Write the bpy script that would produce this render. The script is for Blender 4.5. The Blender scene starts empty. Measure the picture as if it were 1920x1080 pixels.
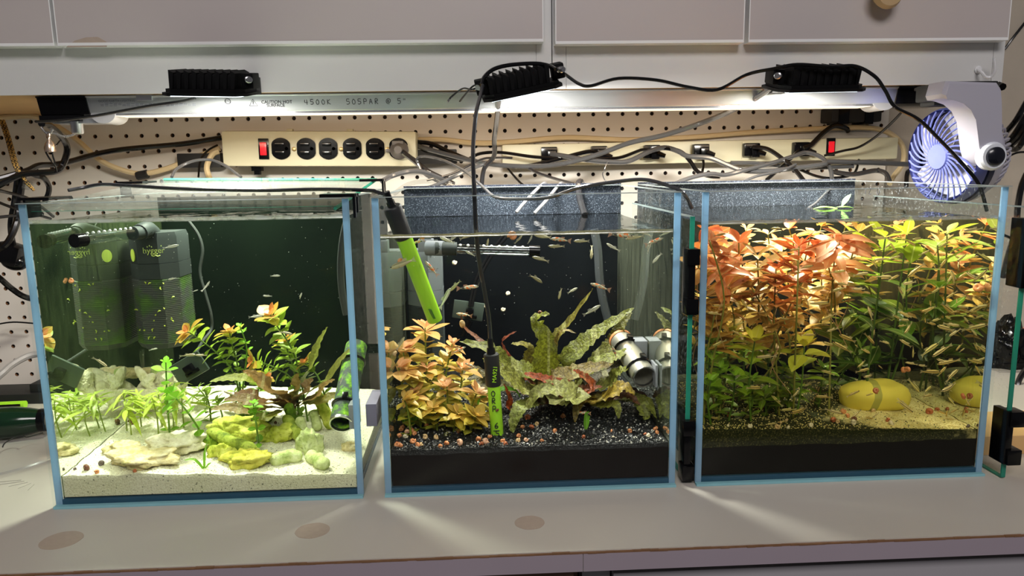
import bpy, bmesh, math, random
from mathutils import Vector, Matrix, noise
C = bpy.context.scene.collection
SC = bpy.context.scene
rnd = random.Random(7)
V = Vector
# ---------------------------------------------------------------- camera, world, lights, exposure
F_PX = 1360.96
CAM = V((-0.04738, -0.69145, 0.32643))
R_ = V((0.99877, -0.04689, -0.01593)); U_ = V((0.02341, 0.16379, 0.98622)); W_ = V((0.04364, 0.98538, -0.16468))
cam = bpy.data.cameras.new('camera'); cam.sensor_width = 36; cam.lens = F_PX/1920*36; cam.clip_start = 0.01
co = bpy.data.objects.new('camera', cam); C.objects.link(co)
m3 = Matrix((R_, U_, -W_)).transposed()
co.matrix_world = Matrix.Translation(CAM) @ m3.to_4x4()
SC.camera = co
SC.view_settings.view_transform = 'Standard'; SC.view_settings.look = 'None'
SC.view_settings.gamma = 1; SC.view_settings.use_curve_mapping = False
SC.view_settings.exposure = 0.17
try:
    cy = SC.cycles
    cy.max_bounces = 12; cy.diffuse_bounces = 4; cy.glossy_bounces = 6; cy.transparent_max_bounces = 64
    cy.transmission_bounces = 4; cy.sample_clamp_indirect = 4; cy.caustics_refractive = False
except Exception: pass
wd = bpy.data.worlds.new('room'); SC.world = wd; wd.use_nodes = True
wd.node_tree.nodes['Background'].inputs[0].default_value = (0.82, 0.80, 0.86, 1)
wd.node_tree.nodes['Background'].inputs[1].default_value = 0.10
def area(name, loc, rot, sx, sy, power, col, spread=180):
    l = bpy.data.lights.new(name, 'AREA'); l.shape = 'RECTANGLE'; l.size = sx; l.size_y = sy
    l.energy = power; l.color = col; l.spread = math.radians(spread)
    o = bpy.data.objects.new(name, l); o.location = loc; o.rotation_euler = rot; C.objects.link(o); return o
area('ceiling_lamp_light', (0.1, -1.9, 1.75), (math.radians(52), 0, 0), 1.2, 0.6, 29, (1, 0.94, 0.92))
FLOOD_W = (3.8, 2.8, 3.5)
# ---------------------------------------------------------------- helpers
def at(px, py, Y):
    d = W_ + R_*((px-960)/F_PX) - U_*((py-540)/F_PX)
    return CAM + d*((Y-CAM.y)/d.y)
def atz(px, py, z):
    d = W_ + R_*((px-960)/F_PX) - U_*((py-540)/F_PX)
    return CAM + d*((z-CAM.z)/d.z)
def pxm(Y, z=0.2):                        # pixels per metre near depth Y
    return F_PX/((V((0, Y, z))-CAM).dot(W_))
class MB:
    def __init__(s): s.v = []; s.f = []; s.m = []; s.cur = 0
    def add(s, vs, fs, M=None):
        n = len(s.v)
        s.v += [tuple(M @ V(p)) if M else tuple(p) for p in vs]
        for f in fs: s.f.append([i+n for i in f]); s.m.append(s.cur)
        return s
    def box(s, c, d, M=None, bev=0):
        x, y, z = d[0]/2, d[1]/2, d[2]/2
        if bev <= 0:
            vs = [(c[0]+a*x, c[1]+b*y, c[2]+e*z) for e in (-1, 1) for a, b in ((-1, -1), (1, -1), (1, 1), (-1, 1))]
            return s.add(vs, [(3, 2, 1, 0), (4, 5, 6, 7), (0, 1, 5, 4), (1, 2, 6, 5), (2, 3, 7, 6), (3, 0, 4, 7)], M)
        bm = bmesh.new(); r = bmesh.ops.create_cube(bm, size=1)
        for q in bm.verts: q.co = (q.co.x*d[0], q.co.y*d[1], q.co.z*d[2])
        bmesh.ops.bevel(bm, geom=bm.edges[:], offset=bev, segments=2, affect='EDGES', profile=0.7)
        bm.verts.index_update()
        vs = [(q.co.x+c[0], q.co.y+c[1], q.co.z+c[2]) for q in bm.verts]; fs = [[q.index for q in f.verts] for f in bm.faces]
        bm.free(); return s.add(vs, fs, M)
    def bx(s, a, b, M=None, bev=0):
        return s.box([(a[i]+b[i])/2 for i in range(3)], [abs(b[i]-a[i]) for i in range(3)], M, bev)
    def tube(s, pts, r, n=8, cap=True, flat=1.0):
        pts = [V(p) for p in pts]; k = len(pts)
        rs = r if isinstance(r, (list, tuple)) else [r]*k
        t0 = (pts[1]-pts[0]).normalized(); ref = V((0, 0, 1)) if abs(t0.z) < .9 else V((1, 0, 0))
        nrm = (ref - t0*ref.dot(t0)).normalized(); vs = []
        for i, p in enumerate(pts):
            t = (pts[min(i+1, k-1)]-pts[max(i-1, 0)])
            t = t.normalized() if t.length > 1e-9 else t0
            nrm = nrm - t*nrm.dot(t); nrm = nrm.normalized() if nrm.length > 1e-6 else t.orthogonal().normalized()
            bn = t.cross(nrm)
            for j in range(n):
                a = 2*math.pi*j/n
                vs.append(p + (nrm*math.cos(a)*flat + bn*math.sin(a))*rs[i])
        fs = [(i*n+j, i*n+(j+1) % n, (i+1)*n+(j+1) % n, (i+1)*n+j) for i in range(k-1) for j in range(n)]
        if cap: fs += [tuple(range(n-1, -1, -1)), tuple(range((k-1)*n, k*n))]
        return s.add(vs, fs)
    def lathe(s, prof, n=24, M=None, cap=True):    # prof: (r, z)
        vs = [(r*math.cos(2*math.pi*j/n), r*math.sin(2*math.pi*j/n), z) for r, z in prof for j in range(n)]
        k = len(prof)
        fs = [(i*n+j, i*n+(j+1) % n, (i+1)*n+(j+1) % n, (i+1)*n+j) for i in range(k-1) for j in range(n)]
        if cap: fs += [tuple(range(n-1, -1, -1)), tuple(range((k-1)*n, k*n))]
        return s.add(vs, fs, M)
    def prism(s, poly, h0, h1, M=None):            # poly (x, y) ccw, extruded along z
        n = len(poly); vs = [(x, y, h0) for x, y in poly]+[(x, y, h1) for x, y in poly]
        fs = [tuple(range(n-1, -1, -1)), tuple(range(n, 2*n))]+[(i, (i+1) % n, n+(i+1) % n, n+i) for i in range(n)]
        return s.add(vs, fs, M)
    def ball(s, c, r, nu=10, nv=7, M=None):
        r = (r, r, r) if isinstance(r, (int, float)) else r; vs = [(c[0], c[1], c[2]-r[2])]
        for i in range(1, nv):
            a = -math.pi/2+math.pi*i/nv
            vs += [(c[0]+r[0]*math.cos(a)*math.cos(2*math.pi*j/nu), c[1]+r[1]*math.cos(a)*math.sin(2*math.pi*j/nu), c[2]+r[2]*math.sin(a)) for j in range(nu)]
        vs.append((c[0], c[1], c[2]+r[2])); L = len(vs)-1
        fs = [(0, 1+(j+1) % nu, 1+j) for j in range(nu)]
        fs += [(1+i*nu+j, 1+i*nu+(j+1) % nu, 1+(i+1)*nu+(j+1) % nu, 1+(i+1)*nu+j) for i in range(nv-2) for j in range(nu)]
        fs += [(L, 1+(nv-2)*nu+j, 1+(nv-2)*nu+(j+1) % nu) for j in range(nu)]
        return s.add(vs, fs, M)
    def mesh(s, name, mats, smooth=True, angle=40):
        me = bpy.data.meshes.new(name); me.from_pydata(s.v, [], s.f); me.update()
        for m in (mats if isinstance(mats, (list, tuple)) else [mats]): me.materials.append(m)
        if any(s.m): me.polygons.foreach_set('material_index', s.m)
        if smooth:
            me.polygons.foreach_set('use_smooth', [True]*len(me.polygons))
            if angle < 180:
                try: me.set_sharp_from_angle(angle=math.radians(angle))
                except Exception: pass
        return me
    def build(s, name, mats, parent=None, smooth=True, angle=40):
        o = bpy.data.objects.new(name, s.mesh(name, mats, smooth, angle)); C.objects.link(o)
        if parent is not None: put(o, parent)
        return o
def put(o, parent):                               # parent keeping world place
    o.parent = parent; o.matrix_parent_inverse = PW(parent).inverted()
def PW(o):
    m = Matrix.LocRotScale(o.location, o.rotation_euler, o.scale)
    if o.parent is not None: m = PW(o.parent) @ o.matrix_parent_inverse @ m
    return m
def tag(o, label=None, cat=None, group=None, kind=None):
    if label: o['label'] = label
    if cat: o['category'] = cat
    if group: o['group'] = group
    if kind: o['kind'] = kind
    return o
def thing(name, label, cat, loc=(0, 0, 0), group=None):
    o = bpy.data.objects.new(name, None); o.empty_display_size = .01; C.objects.link(o); o.location = loc
    return tag(o, label, cat, group)
def inst(name, me, M, parent=None, color=None):
    o = bpy.data.objects.new(name, me); C.objects.link(o)
    if parent is not None: o.parent = parent; o.matrix_parent_inverse = PW(parent).inverted()
    l, q, s = M.decompose(); o.location = l; o.rotation_euler = q.to_euler(); o.scale = s
    if color: o.color = (*color, 1)
    return o
def frame(d, n, p=(0, 0, 0), s=1.0, sw=None):      # local +Y -> d, +Z -> n
    d = V(d).normalized(); n = V(n); n = n-d*n.dot(d)
    n = n.normalized() if n.length > 1e-6 else d.orthogonal().normalized()
    x = d.cross(n); sw = s if sw is None else sw
    return Matrix(((x.x*sw, d.x*s, n.x*s, p[0]), (x.y*sw, d.y*s, n.y*s, p[1]), (x.z*sw, d.z*s, n.z*s, p[2]), (0, 0, 0, 1)))
def spline(pts, sub=6):
    pts = [V(p) for p in pts]; out = []
    for i in range(len(pts)-1):
        p0, p1, p2, p3 = pts[max(i-1, 0)], pts[i], pts[i+1], pts[min(i+2, len(pts)-1)]
        for k in range(sub):
            t = k/sub
            out.append(.5*((2*p1)+(p2-p0)*t+(2*p0-5*p1+4*p2-p3)*t*t+(3*p1-p0-3*p2+p3)*t**3))
    out.append(pts[-1]); return out
def lerp(a, b, t): return tuple(a[i]+(b[i]-a[i])*t for i in range(len(a)))
def srgb(r, g, b):
    f = lambda c: c/12.92 if c <= .04045 else ((c+.055)/1.055)**2.4
    return (f(r/255), f(g/255), f(b/255))
ORD = 'zeroth first second third fourth fifth sixth seventh eighth ninth tenth eleventh twelfth thirteenth fourteenth fifteenth sixteenth seventeenth eighteenth nineteenth twentieth'.split()
# ---------------------------------------------------------------- materials
class NT:
    def __init__(s, name):
        s.m = bpy.data.materials.new(name); s.m.use_nodes = True; s.t = s.m.node_tree; s.t.nodes.clear()
        s.out = s.n('ShaderNodeOutputMaterial')
    def n(s, ty, **kw):
        q = s.t.nodes.new(ty)
        for k, v in kw.items(): setattr(q, k, v)
        return q
    def l(s, a, b): s.t.links.new(a, b)
    def val(s, sock, v):
        if hasattr(v, 'is_linked'): s.l(v, sock)
        elif isinstance(v, (tuple, list)) and len(v) == 3 and sock.type == 'RGBA': sock.default_value = (*v, 1)
        else: sock.default_value = v
    def coord(s, kind='Object'): return s.n('ShaderNodeTexCoord').outputs[kind]
    def noise(s, scale, detail=3, rough=.55, co=None):
        q = s.n('ShaderNodeTexNoise'); q.inputs['Scale'].default_value = scale; q.inputs['Detail'].default_value = detail
        q.inputs['Roughness'].default_value = rough; s.l(co or s.coord(), q.inputs['Vector']); return q.outputs['Fac']
    def ramp(s, fac, stops, const=False):
        q = s.n('ShaderNodeValToRGB'); e = q.color_ramp.elements
        if const: q.color_ramp.interpolation = 'CONSTANT'
        while len(e) < len(stops): e.new(.5)
        for el, (p, c) in zip(e, stops): el.position = p; el.color = (*c, 1) if len(c) == 3 else c
        s.l(fac, q.inputs[0]); return q.outputs[0]
    def mix(s, f, a, b, mode='MIX'):
        q = s.n('ShaderNodeMix', data_type='RGBA', blend_type=mode)
        s.val(q.inputs[0], f); s.val(q.inputs[6], a); s.val(q.inputs[7], b); return q.outputs[2]
    def math(s, op, a, b=0.0):
        q = s.n('ShaderNodeMath', operation=op); s.val(q.inputs[0], a); s.val(q.inputs[1], b); return q.outputs[0]
    def bump(s, h, strength=.3, dist=.001):
        q = s.n('ShaderNodeBump'); q.inputs['Strength'].default_value = strength; q.inputs['Distance'].default_value = dist
        s.l(h, q.inputs['Height']); return q.outputs[0]
    def pbr(s, col, rough=.5, metal=0, spec=.5, nrm=None, emit=None, es=0, trans=0, coat=0):
        q = s.n('ShaderNodeBsdfPrincipled'); s.val(q.inputs['Base Color'], col); s.val(q.inputs['Roughness'], rough)
        q.inputs['Metallic'].default_value = metal; q.inputs['Specular IOR Level'].default_value = spec
        if nrm: s.l(nrm, q.inputs['Normal'])
        if emit: q.inputs['Emission Color'].default_value = (*emit, 1); q.inputs['Emission Strength'].default_value = es
        q.inputs['Coat Weight'].default_value = coat
        return q.outputs[0]
    def done(s, sh, vol=None):
        s.l(sh, s.out.inputs[0])
        if vol: s.l(vol, s.out.inputs[1])
        return s.m
def M_(name, col, rough=.5, metal=0, spec=.5, var=.0, vs=30, bump=0, bs=200, emit=None, es=0):
    t = NT(name); c = col
    if var: c = t.mix(t.noise(vs), tuple(x*(1-var) for x in col), tuple(min(1, x*(1+var)) for x in col))
    n = t.bump(t.noise(bs), bump, .0006) if bump else None
    return t.done(t.pbr(c, rough, metal, spec, n, emit, es))
def schlick(t, f0, k):
    lw = t.n('ShaderNodeLayerWeight'); lw.inputs[0].default_value = .5
    p = t.math('POWER', lw.outputs['Facing'], 5.0)
    return t.math('ADD', t.math('MULTIPLY', p, k), f0)
def glass_mat(name, tint=(.97, .985, .98), f0=.035, k=.55, rough=.0, dirt=0, dcol=(.8, .85, .9), ds=300, haze=0):
    t = NT(name); tr = t.n('ShaderNodeBsdfTransparent'); tr.inputs[0].default_value = (*tint, 1)
    g = t.n('ShaderNodeBsdfGlossy'); g.inputs['Roughness'].default_value = rough
    m = t.n('ShaderNodeMixShader'); t.l(schlick(t, f0, k), m.inputs[0]); t.l(tr.outputs[0], m.inputs[1]); t.l(g.outputs[0], m.inputs[2])
    sh = m.outputs[0]
    if dirt:
        d = t.n('ShaderNodeBsdfDiffuse'); d.inputs[0].default_value = (*dcol, 1)
        f = t.ramp(t.noise(ds, 4, .7), [(.60, (haze,)*3), (.72, (dirt,)*3)])
        m2 = t.n('ShaderNodeMixShader'); t.l(f, m2.inputs[0]); t.l(sh, m2.inputs[1]); t.l(d.outputs[0], m2.inputs[2]); sh = m2.outputs[0]
    return t.done(sh)
def edge_mat(name, col, a=.75):                   # cut edge of a pane: coloured, a little see-through, glossy
    t = NT(name); d = t.pbr(t.mix(t.noise(60), tuple(c*.8 for c in col), col), .25, 0, .6)
    tl = t.n('ShaderNodeBsdfTranslucent'); tl.inputs[0].default_value = (*col, 1)
    m0 = t.n('ShaderNodeMixShader'); m0.inputs[0].default_value = .45; t.l(d, m0.inputs[1]); t.l(tl.outputs[0], m0.inputs[2])
    tr = t.n('ShaderNodeBsdfTransparent'); tr.inputs[0].default_value = (*[.5+.5*c for c in col], 1)
    m = t.n('ShaderNodeMixShader'); m.inputs[0].default_value = a; t.l(tr.outputs[0], m.inputs[1]); t.l(m0.outputs[0], m.inputs[2])
    return t.done(m.outputs[0])
def leaf_mat(name, rough=.4, tr=.35, vein=.25, mott=0):
    t = NT(name); oi = t.n('ShaderNodeObjectInfo'); c = oi.outputs['Color']
    n = t.noise(90, 3); c = t.mix(t.math('MULTIPLY', n, .55), c, t.mix(1.0, c, (.45, .5, .35), 'MULTIPLY'))
    u = t.n('ShaderNodeSeparateXYZ'); t.l(t.coord('Generated'), u.inputs[0])
    mid = t.math('LESS_THAN', t.math('ABSOLUTE', t.math('SUBTRACT', u.outputs[0], .5)), .035)
    c = t.mix(t.math('MULTIPLY', mid, vein), c, (.75, .75, .35))
    nb = None
    if mott:
        n2 = t.noise(330, 3, .65); c = t.mix(t.ramp(n2, [(.42, (mott,)*3), (.62, (0, 0, 0))]), c, t.mix(1.0, c, (.28, .24, .16), 'MULTIPLY')); nb = t.bump(n2, .9, .0016)
    p = t.pbr(c, rough, 0, .4, nb); tl = t.n('ShaderNodeBsdfTranslucent'); t.l(c, tl.inputs[0])
    m = t.n('ShaderNodeMixShader'); m.inputs[0].default_value = tr; t.l(p, m.inputs[1]); t.l(tl.outputs[0], m.inputs[2])
    return t.done(m.outputs[0])
def objcol_mat(name, rough=.45, var=.3, vs=200, spec=.5):
    t = NT(name); oi = t.n('ShaderNodeObjectInfo'); c = oi.outputs['Color']
    c = t.mix(t.math('MULTIPLY', t.noise(vs), var*2), c, t.mix(1.0, c, (.4, .4, .4), 'MULTIPLY'))
    return t.done(t.pbr(c, rough, 0, spec))
BLACK = M_('black_plastic', (.003, .003, .0035), .14, spec=.22)
BLACKM = M_('black_matte', (.008, .008, .008), .6)
BLKMET = M_('black_cast_metal', (.0025, .0025, .003), .6, spec=.12, bump=.1, bs=900)
RUBBER = M_('black_rubber_cord', (.004, .004, .0045), .16, spec=.45)
GREYC = M_('grey_cord', (.018, .018, .02), .12, spec=1.0)
SILVC = M_('silver_grey_cord', (.055, .057, .06), .12, spec=1.0)
BEIGEC = M_('beige_cord', srgb(205, 185, 145), .5, var=.1)
WHITEC = M_('white_cord', (.62, .62, .62), .4)
STEEL = M_('brushed_steel', (.55, .55, .56), .28, metal=1)
ALU = M_('aluminium', (.62, .64, .66), .30, metal=.85, var=.06)
BEIGE = M_('beige_painted_metal', srgb(198, 194, 166), .42, var=.05, vs=20)
WHITE = M_('white_plastic', (.72, .72, .74), .35)
DGREY = M_('dark_grey_plastic', (.030, .037, .036), .55, spec=.2, var=.2, vs=40)
MGREY = M_('mid_grey_plastic', (.13, .14, .16), .45)
LGREY = M_('blue_grey_magnet', (.24, .25, .28), .4)
LIME = M_('lime_green_plastic', (.36, .72, .03), .35)
CLEARP = glass_mat('clear_plastic', (.9, .92, .92), .06, .6, .05)
GLASS = glass_mat('clear_glass', f0=.016, k=.4)
GLASSB = glass_mat('back_glass', f0=.003, k=.12); GLASSD = glass_mat('spotted_glass', (.95, .97, .97), .016, .22, 0, .22)
EDGE = edge_mat('blue_glass_edge', (.46, .70, .90), .85)
EDGEB = edge_mat('bright_glass_edge', (.5, .92, 1.0), .92)
EDGEL = edge_mat('dark_glass_edge', (.05, .17, .28), .92)
EDGEG = edge_mat('green_glass_edge', (.05, .42, .30), .85)
RIM = edge_mat('thin_grey_glass_edge', (.45, .5, .5), .7)
LEAF = leaf_mat('leaf'); CRYPT = leaf_mat('wavy_leaf', .4, .22, .3, .8); LEAFT = leaf_mat('thin_leaf', .35, .5, .35)
def stroke_text(name, strokes, org, ux, uy, size, mat, parent, r=.0004):
    mb = MB()                                     # handwriting: pen strokes as thin tubes
    for st in strokes:
        p = [V(org)+ux*(x*size)+uy*(y*size) for x, y in st]
        mb.tube(spline(p, 4) if len(p) > 2 else p, r, 5)
    return mb.build(name, mat, parent)
def text(name, s, p, ux, uy, size, mat, parent, align='CENTER', ext=.00008, off=0):
    cu = bpy.data.curves.new(name, 'FONT'); cu.body = s; cu.size = size; cu.extrude = ext; cu.offset = off
    cu.align_x = align; cu.align_y = 'CENTER'; cu.materials.append(mat); cu.resolution_u = 3
    o = bpy.data.objects.new(name, cu); C.objects.link(o)
    me = bpy.data.meshes.new_from_object(o); bpy.data.objects.remove(o); me.materials.clear(); me.materials.append(mat)
    o = bpy.data.objects.new(name, me); C.objects.link(o)
    ux = V(ux).normalized(); uy = V(uy); uy = (uy-ux*uy.dot(ux)).normalized(); n = ux.cross(uy)
    M = Matrix((ux, uy, n)).transposed().to_4x4(); M.translation = V(p)
    l, q, sc = M.decompose(); o.location = l; o.rotation_euler = q.to_euler()
    if parent is not None: put(o, parent)
    return o
# ---------------------------------------------------------------- the room
LAM = M_('counter_laminate', srgb(188, 181, 171), .42, var=.03, vs=6)
DOORM = M_('cabinet_door_laminate', srgb(184, 175, 173), .42, var=.03, vs=5, bump=.03, bs=400)
FRAMEM = M_('cabinet_white_paint', srgb(203, 203, 202), .45, var=.03, vs=8)
EDGEW = M_('white_edge_trim', srgb(232, 232, 232), .35)
WOODL = M_('raw_particle_board', srgb(205, 165, 110), .6, var=.12, vs=25)
CHIP = M_('chipped_board_core', srgb(120, 86, 58), .8, var=.3, vs=120)
PATCH = M_('worn_patch', srgb(172, 155, 140), .6, var=.10, vs=160)
EDGEBAND = M_('counter_edge_band', srgb(160, 148, 158), .45, var=.05, vs=9)
DRAWER = M_('brown_wood_drawer', srgb(112, 82, 66), .5, var=.2, vs=30)
WALLM = M_('textured_plaster', srgb(176, 166, 152), .8, var=.08, vs=25, bump=.5, bs=120)
YW = .585
mb = MB(); mb.bx((-2.2, YW+.004, -1.2), (2.2, YW+.06, 2.4)); w = mb.build('wall_back', WALLM, smooth=False); tag(w, kind='structure')
mb = MB(); mb.bx((-2.2, -3, -.9), (2.2, .6, -.88)); tag(mb.build('floor', M_('floor_vinyl', (.10, .095, .09), .5), smooth=False), kind='structure')
# pegboard: real holes on a one-inch grid
PEGM = NT('pegboard_white'); pc = PEGM.mix(PEGM.noise(9), srgb(208, 202, 194), srgb(222, 217, 208))
PEGM = PEGM.done(PEGM.pbr(pc, .45, 0, .4))
def pegboard():
    o0 = at(32*1.0, 258, YW-.006); s = .0254; r = .0035; n = 8
    xs = [o0.x + s*i for i in range(-9, 61)]; zs = [o0.z + s*j for j in range(-24, 5)]
    mb = MB(); h = s/2; y = YW-.006
    for xi in xs:
        if xi > .665: continue
        for zi in zs:
            if zi < (.0127 if xi > -.47 else -.2) or zi > .44: continue
            sq = [(xi+h, zi), (xi+h, zi+h), (xi, zi+h), (xi-h, zi+h), (xi-h, zi), (xi-h, zi-h), (xi, zi-h), (xi+h, zi-h)]
            b = [(x, y, z) for x, z in sq]
            c = [(xi+r*math.cos(k*math.pi/4), y, zi+r*math.sin(k*math.pi/4)) for k in range(8)]
            d = [(p[0], y+.0055, p[2]) for p in c]
            fs = [(k, 8+k, 8+(k+1) % 8, (k+1) % 8) for k in range(8)]+[(8+k, 16+k, 16+(k+1) % 8, 8+(k+1) % 8) for k in range(8)]
            mb.cur = 0; n0 = len(mb.v); mb.add(b+c+d, fs[:8]); mb.cur = 1
            mb.f += [[q+n0 for q in f] for f in fs[8:]]; mb.m += [1]*8
    pb = mb.build('pegboard', [PEGM, M_('hardboard_brown', srgb(120, 84, 54), .8)], angle=30)
    tag(pb, 'white pegboard full of round holes mounted on the wall behind the tanks', 'pegboard')
    m2 = MB(); m2.bx((xs[0]-h, YW, .001), (.672, YW+.003, .44)); m2.bx((xs[0]-h, YW+.0002, -.22), (-.495, YW+.0032, .001)); m2.build('dark_gap_sheet', M_('dark_gap', (.012, .009, .008), .9), pb, smooth=False)  # dark sheet standing in for the shade behind the holes
    return pb
PB = pegboard()
# worktop
ct = thing('countertop', 'long pale laminate worktop under the three tanks, front edge chipped', 'countertop', (0, .2, 0))
FE = -.117
mb = MB(); mb.prism([(-1.6, FE+.0008), (1.6, FE+.0008), (1.6, YW+.004), (-.49, YW+.004), (-.49, .412), (-1.6, .412)], -.019, 0); mb.build('worktop', LAM, ct, smooth=False)
XS = at(1093, 1040, FE).x
for a, b in ((-1.6, XS-.0003), (XS+.0003, 1.6)):
    mb = MB(); mb.bx((a, FE-.0012, -.0185), (b, FE+.0006, -.0022)); mb.build('edge_band', EDGEBAND, ct, smooth=False)
mb = MB()
for i in range(260):                              # ragged brown core line above the band
    x = -1.0+i*.0077; h = .0012+.0011*max(0, noise.noise((x*40, 0, 0)))
    mb.bx((x, FE-.0010-.0006*rnd.random(), -.0022), (x+.0077, FE+.0008, -.0022+h))
o = mb.build('chipped_core', CHIP, ct, smooth=False); tag(o, 'brown chipped board core along the front edge', kind='stuff')
for px, py, rx in ((115, 1013, .0175), (586, 995, .0155), (993, 980, .0140)):
    c = atz(px, py, 0); mb = MB(); pts = []
    for k in range(28):
        a = 2*math.pi*k/28; q = 1+.05*noise.noise((math.cos(a)*2, math.sin(a)*2, px))
        pts.append((c.x+rx*q*math.cos(a), c.y+rx*.95*q*math.sin(a)))
    mb.prism(pts, -.0002, .00022); tag(mb.build('worn_patch', PATCH, ct, smooth=False), 'round grey-brown worn patch')
mb = MB()
for k in range(5): mb.tube(spline([at(0-10, 908+k*4, 0) if 0 else atz(-20+k*18, 905+k*3.5, .0004), atz(40+k*6, 900+k*2, .0004)], 2), (.0003), 4)
# (fine scratches)
mb.build('scratch', M_('scratch', srgb(170, 165, 156), .5), ct)
# under-counter units
un = thing('base_cabinet', 'white base unit below the right half of the worktop', 'cabinet', (.5, .2, -.45))
FM2 = M_('lower_cabinet_paint', srgb(168, 165, 170), .45)
xr = at(1087, 1070, FE+.03).x
mb = MB(); mb.bx((xr, FE+.035, -.85), (1.6, .5, -.0195)); mb.build('body', M_('shadow_grey', srgb(120, 120, 126), .6), un, smooth=False)  # body of the white unit coloured darker to paint the shadow gap
mb = MB(); mb.bx((xr+.028, FE+.014, -.4), (1.6, FE+.035, -.0305)); mb.build('drawer_front', FM2, un, smooth=False)
mb = MB(); mb.bx((xr+.001, FE+.022, -.85), (xr+.026, FE+.034, -.0196)); mb.build('stile', FM2, un, smooth=False)
un2 = thing('drawer_unit', 'brown wooden drawer unit below the left half of the worktop', 'cabinet', (-.5, .2, -.45))
mb = MB(); mb.bx((-1.6, FE+.03, -.85), (xr-.002, .40, -.0195)); mb.build('body', DRAWER, un2, smooth=False)
mb = MB(); mb.bx((-1.6, FE+.012, -.3), (xr-.008, FE+.03, -.023)); mb.build('drawer_front', DRAWER, un2, smooth=False)
# overhead cabinets: left and right bodies meet near px 1035
YF, YD = .262, .243
ZB = .4235; xm = at(1035, 120, YF).x; xR = at(1882, 110, YF).x
def cabinet(label, x0, x1, doors, zd, rail_x):
    t = thing('wall_cabinet', label, 'cabinet', ((x0+x1)/2, .4, ZB))
    mb = MB(); mb.bx((x0, YF+.001, ZB+.006), (x1, YW+.003, .95)); mb.build('body', FRAMEM, t, smooth=False)
    mb = MB(); mb.bx((x0+.0006, YF+.004, ZB+.0004), (x1-.0006, YW+.002, ZB+.006)); tag(mb.build('underside', WOODL, t, smooth=False), 'raw tan board underside')
    a, b = rail_x
    mb = MB(); mb.bx((a, YF-.0004, ZB), (b, YF+.0015, ZB+.09)); mb.build('bottom_rail', FRAMEM, t, smooth=False)
    for xa, xb in ((x0, a-.0006), (b+.0006, x1)):
        if xb-xa > .002:
            mb = MB(); mb.bx((xa, YF-.0004, ZB), (xb, YF+.0015, .95)); mb.build('stile', FRAMEM, t, smooth=False)
    for xa, xb in doors:
        mb = MB(); mb.bx((xa, YD, zd+.0035), (xb, YF-.0008, .95)); d = mb.build('door', DOORM, t, smooth=False)
        mb = MB(); mb.bx((xa, YD-.0006, zd), (xb, YF-.0008, zd+.0034)); mb.build('edge_trim', EDGEW, d, smooth=False)
        mb = MB(); mb.bx((xa-.0012, YD-.0002, zd), (xa, YF-.0008, .95)); mb.build('side_trim', EDGEW, d, smooth=False)
        mb = MB(); mb.bx((xb, YD-.0002, zd), (xb+.0012, YF-.0008, .95)); mb.build('side_trim', EDGEW, d, smooth=False)
    return t
X = lambda px, py, Y: at(px, py, Y).x
cL = cabinet('white wall cabinet on the left with two flat grey-mauve doors', -1.5, xm-.0006,
        [(-1.2, X(96, 50, YD)), (X(106, 50, YD), X(1017, 50, YD))], .4787, (-1.4, X(1005, 120, YF)))
cR = cabinet('white wall cabinet on the right with two flat grey-mauve doors and end hook', xm+.0006, xR,
        [(X(1043, 50, YD), X(1394, 50, YD)), (X(1406, 50, YD), X(1892, 40, YD))], .4757, (X(1062, 120, YF), X(1861, 110, YF)))
mb = MB(); c0 = at(165, 82, YD-.0006)
pts = [(c0.x+.022*x, c0.z+.0105*y) for x, y in ((-1.2, -.35), (.95, -.35), (1, .2), (.55, .75), (-.1, .7), (-.7, .35))]
mb.add([(x, YD-.0004, z) for x, z in pts]+[(x, YD+.001, z) for x, z in pts], [tuple(range(6)), tuple(range(11, 5, -1))]+[(i, 6+i, 6+(i+1) % 6, (i+1) % 6) for i in range(6)])
tag(mb.build('worn_patch', PATCH, cL, smooth=False), 'worn beige patch on door bottom')
kb = MB(); kc = at(1648, -6, YD); kb.lathe([(.001, .028), (.016, .027), (.019, .020), (.014, .010), (.008, .004), (.009, 0)], 20, Matrix.Translation((kc.x, YD, kc.z)) @ Matrix.Rotation(math.pi/2, 4, 'X'))
tag(kb.build('door_knob', M_('tan_wood_knob', srgb(176, 150, 112), .5), cR), 'round tan door knob')
mb = MB(); hk = [at(1834, 131, YF-.004), at(1841, 136, YF-.012), at(1848, 144, YF-.014), at(1858, 144, YF-.016), at(1865, 132, YF-.02), at(1864, 109, YF-.022)]
mb.tube(spline(hk), .0019, 8); mb.lathe([(.001, 0), (.005, 0), (.005, .002), (.003, .004)], 12, Matrix.Translation(at(1833, 131, YF-.0005)) @ Matrix.Rotation(math.pi/2, 4, 'X'))
mb.build('hook', WHITE, cR)
# ---------------------------------------------------------------- under-cabinet strip light
XA, XB = X(84, 200, .285), X(1755, 180, .285)
sl = thing('strip_light', 'long aluminium strip light with pencilled notes under the wall cabinets', 'light', ((XA+XB)/2, .3, .41))
prof = [(.272, .4228), (.272, .4212), (.2742, .4204), (.2800, .4030), (.2840, .4008), (.288, .3994), (.318, .3994), (.330, .4228)]   # (y, z)
def strip(a, b, off=0):
    mb = MB(); pr = [(y-off, z-(off if z < .42 else 0)) for y, z in prof]
    n = len(pr); mb.add([(a, y, z) for y, z in pr]+[(b, y, z) for y, z in pr],
        [tuple(range(n)), tuple(range(2*n-1, n-1, -1))]+[(i, n+i, n+(i+1) % n, (i+1) % n) for i in range(n)]); return mb
strip(XA+.05, XB-.03).build('housing', ALU, sl, smooth=False)
x1 = X(168, 200, .28)
strip(XA-.002, x1, .002).build('end_cap', BLACK, sl, smooth=False)
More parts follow.
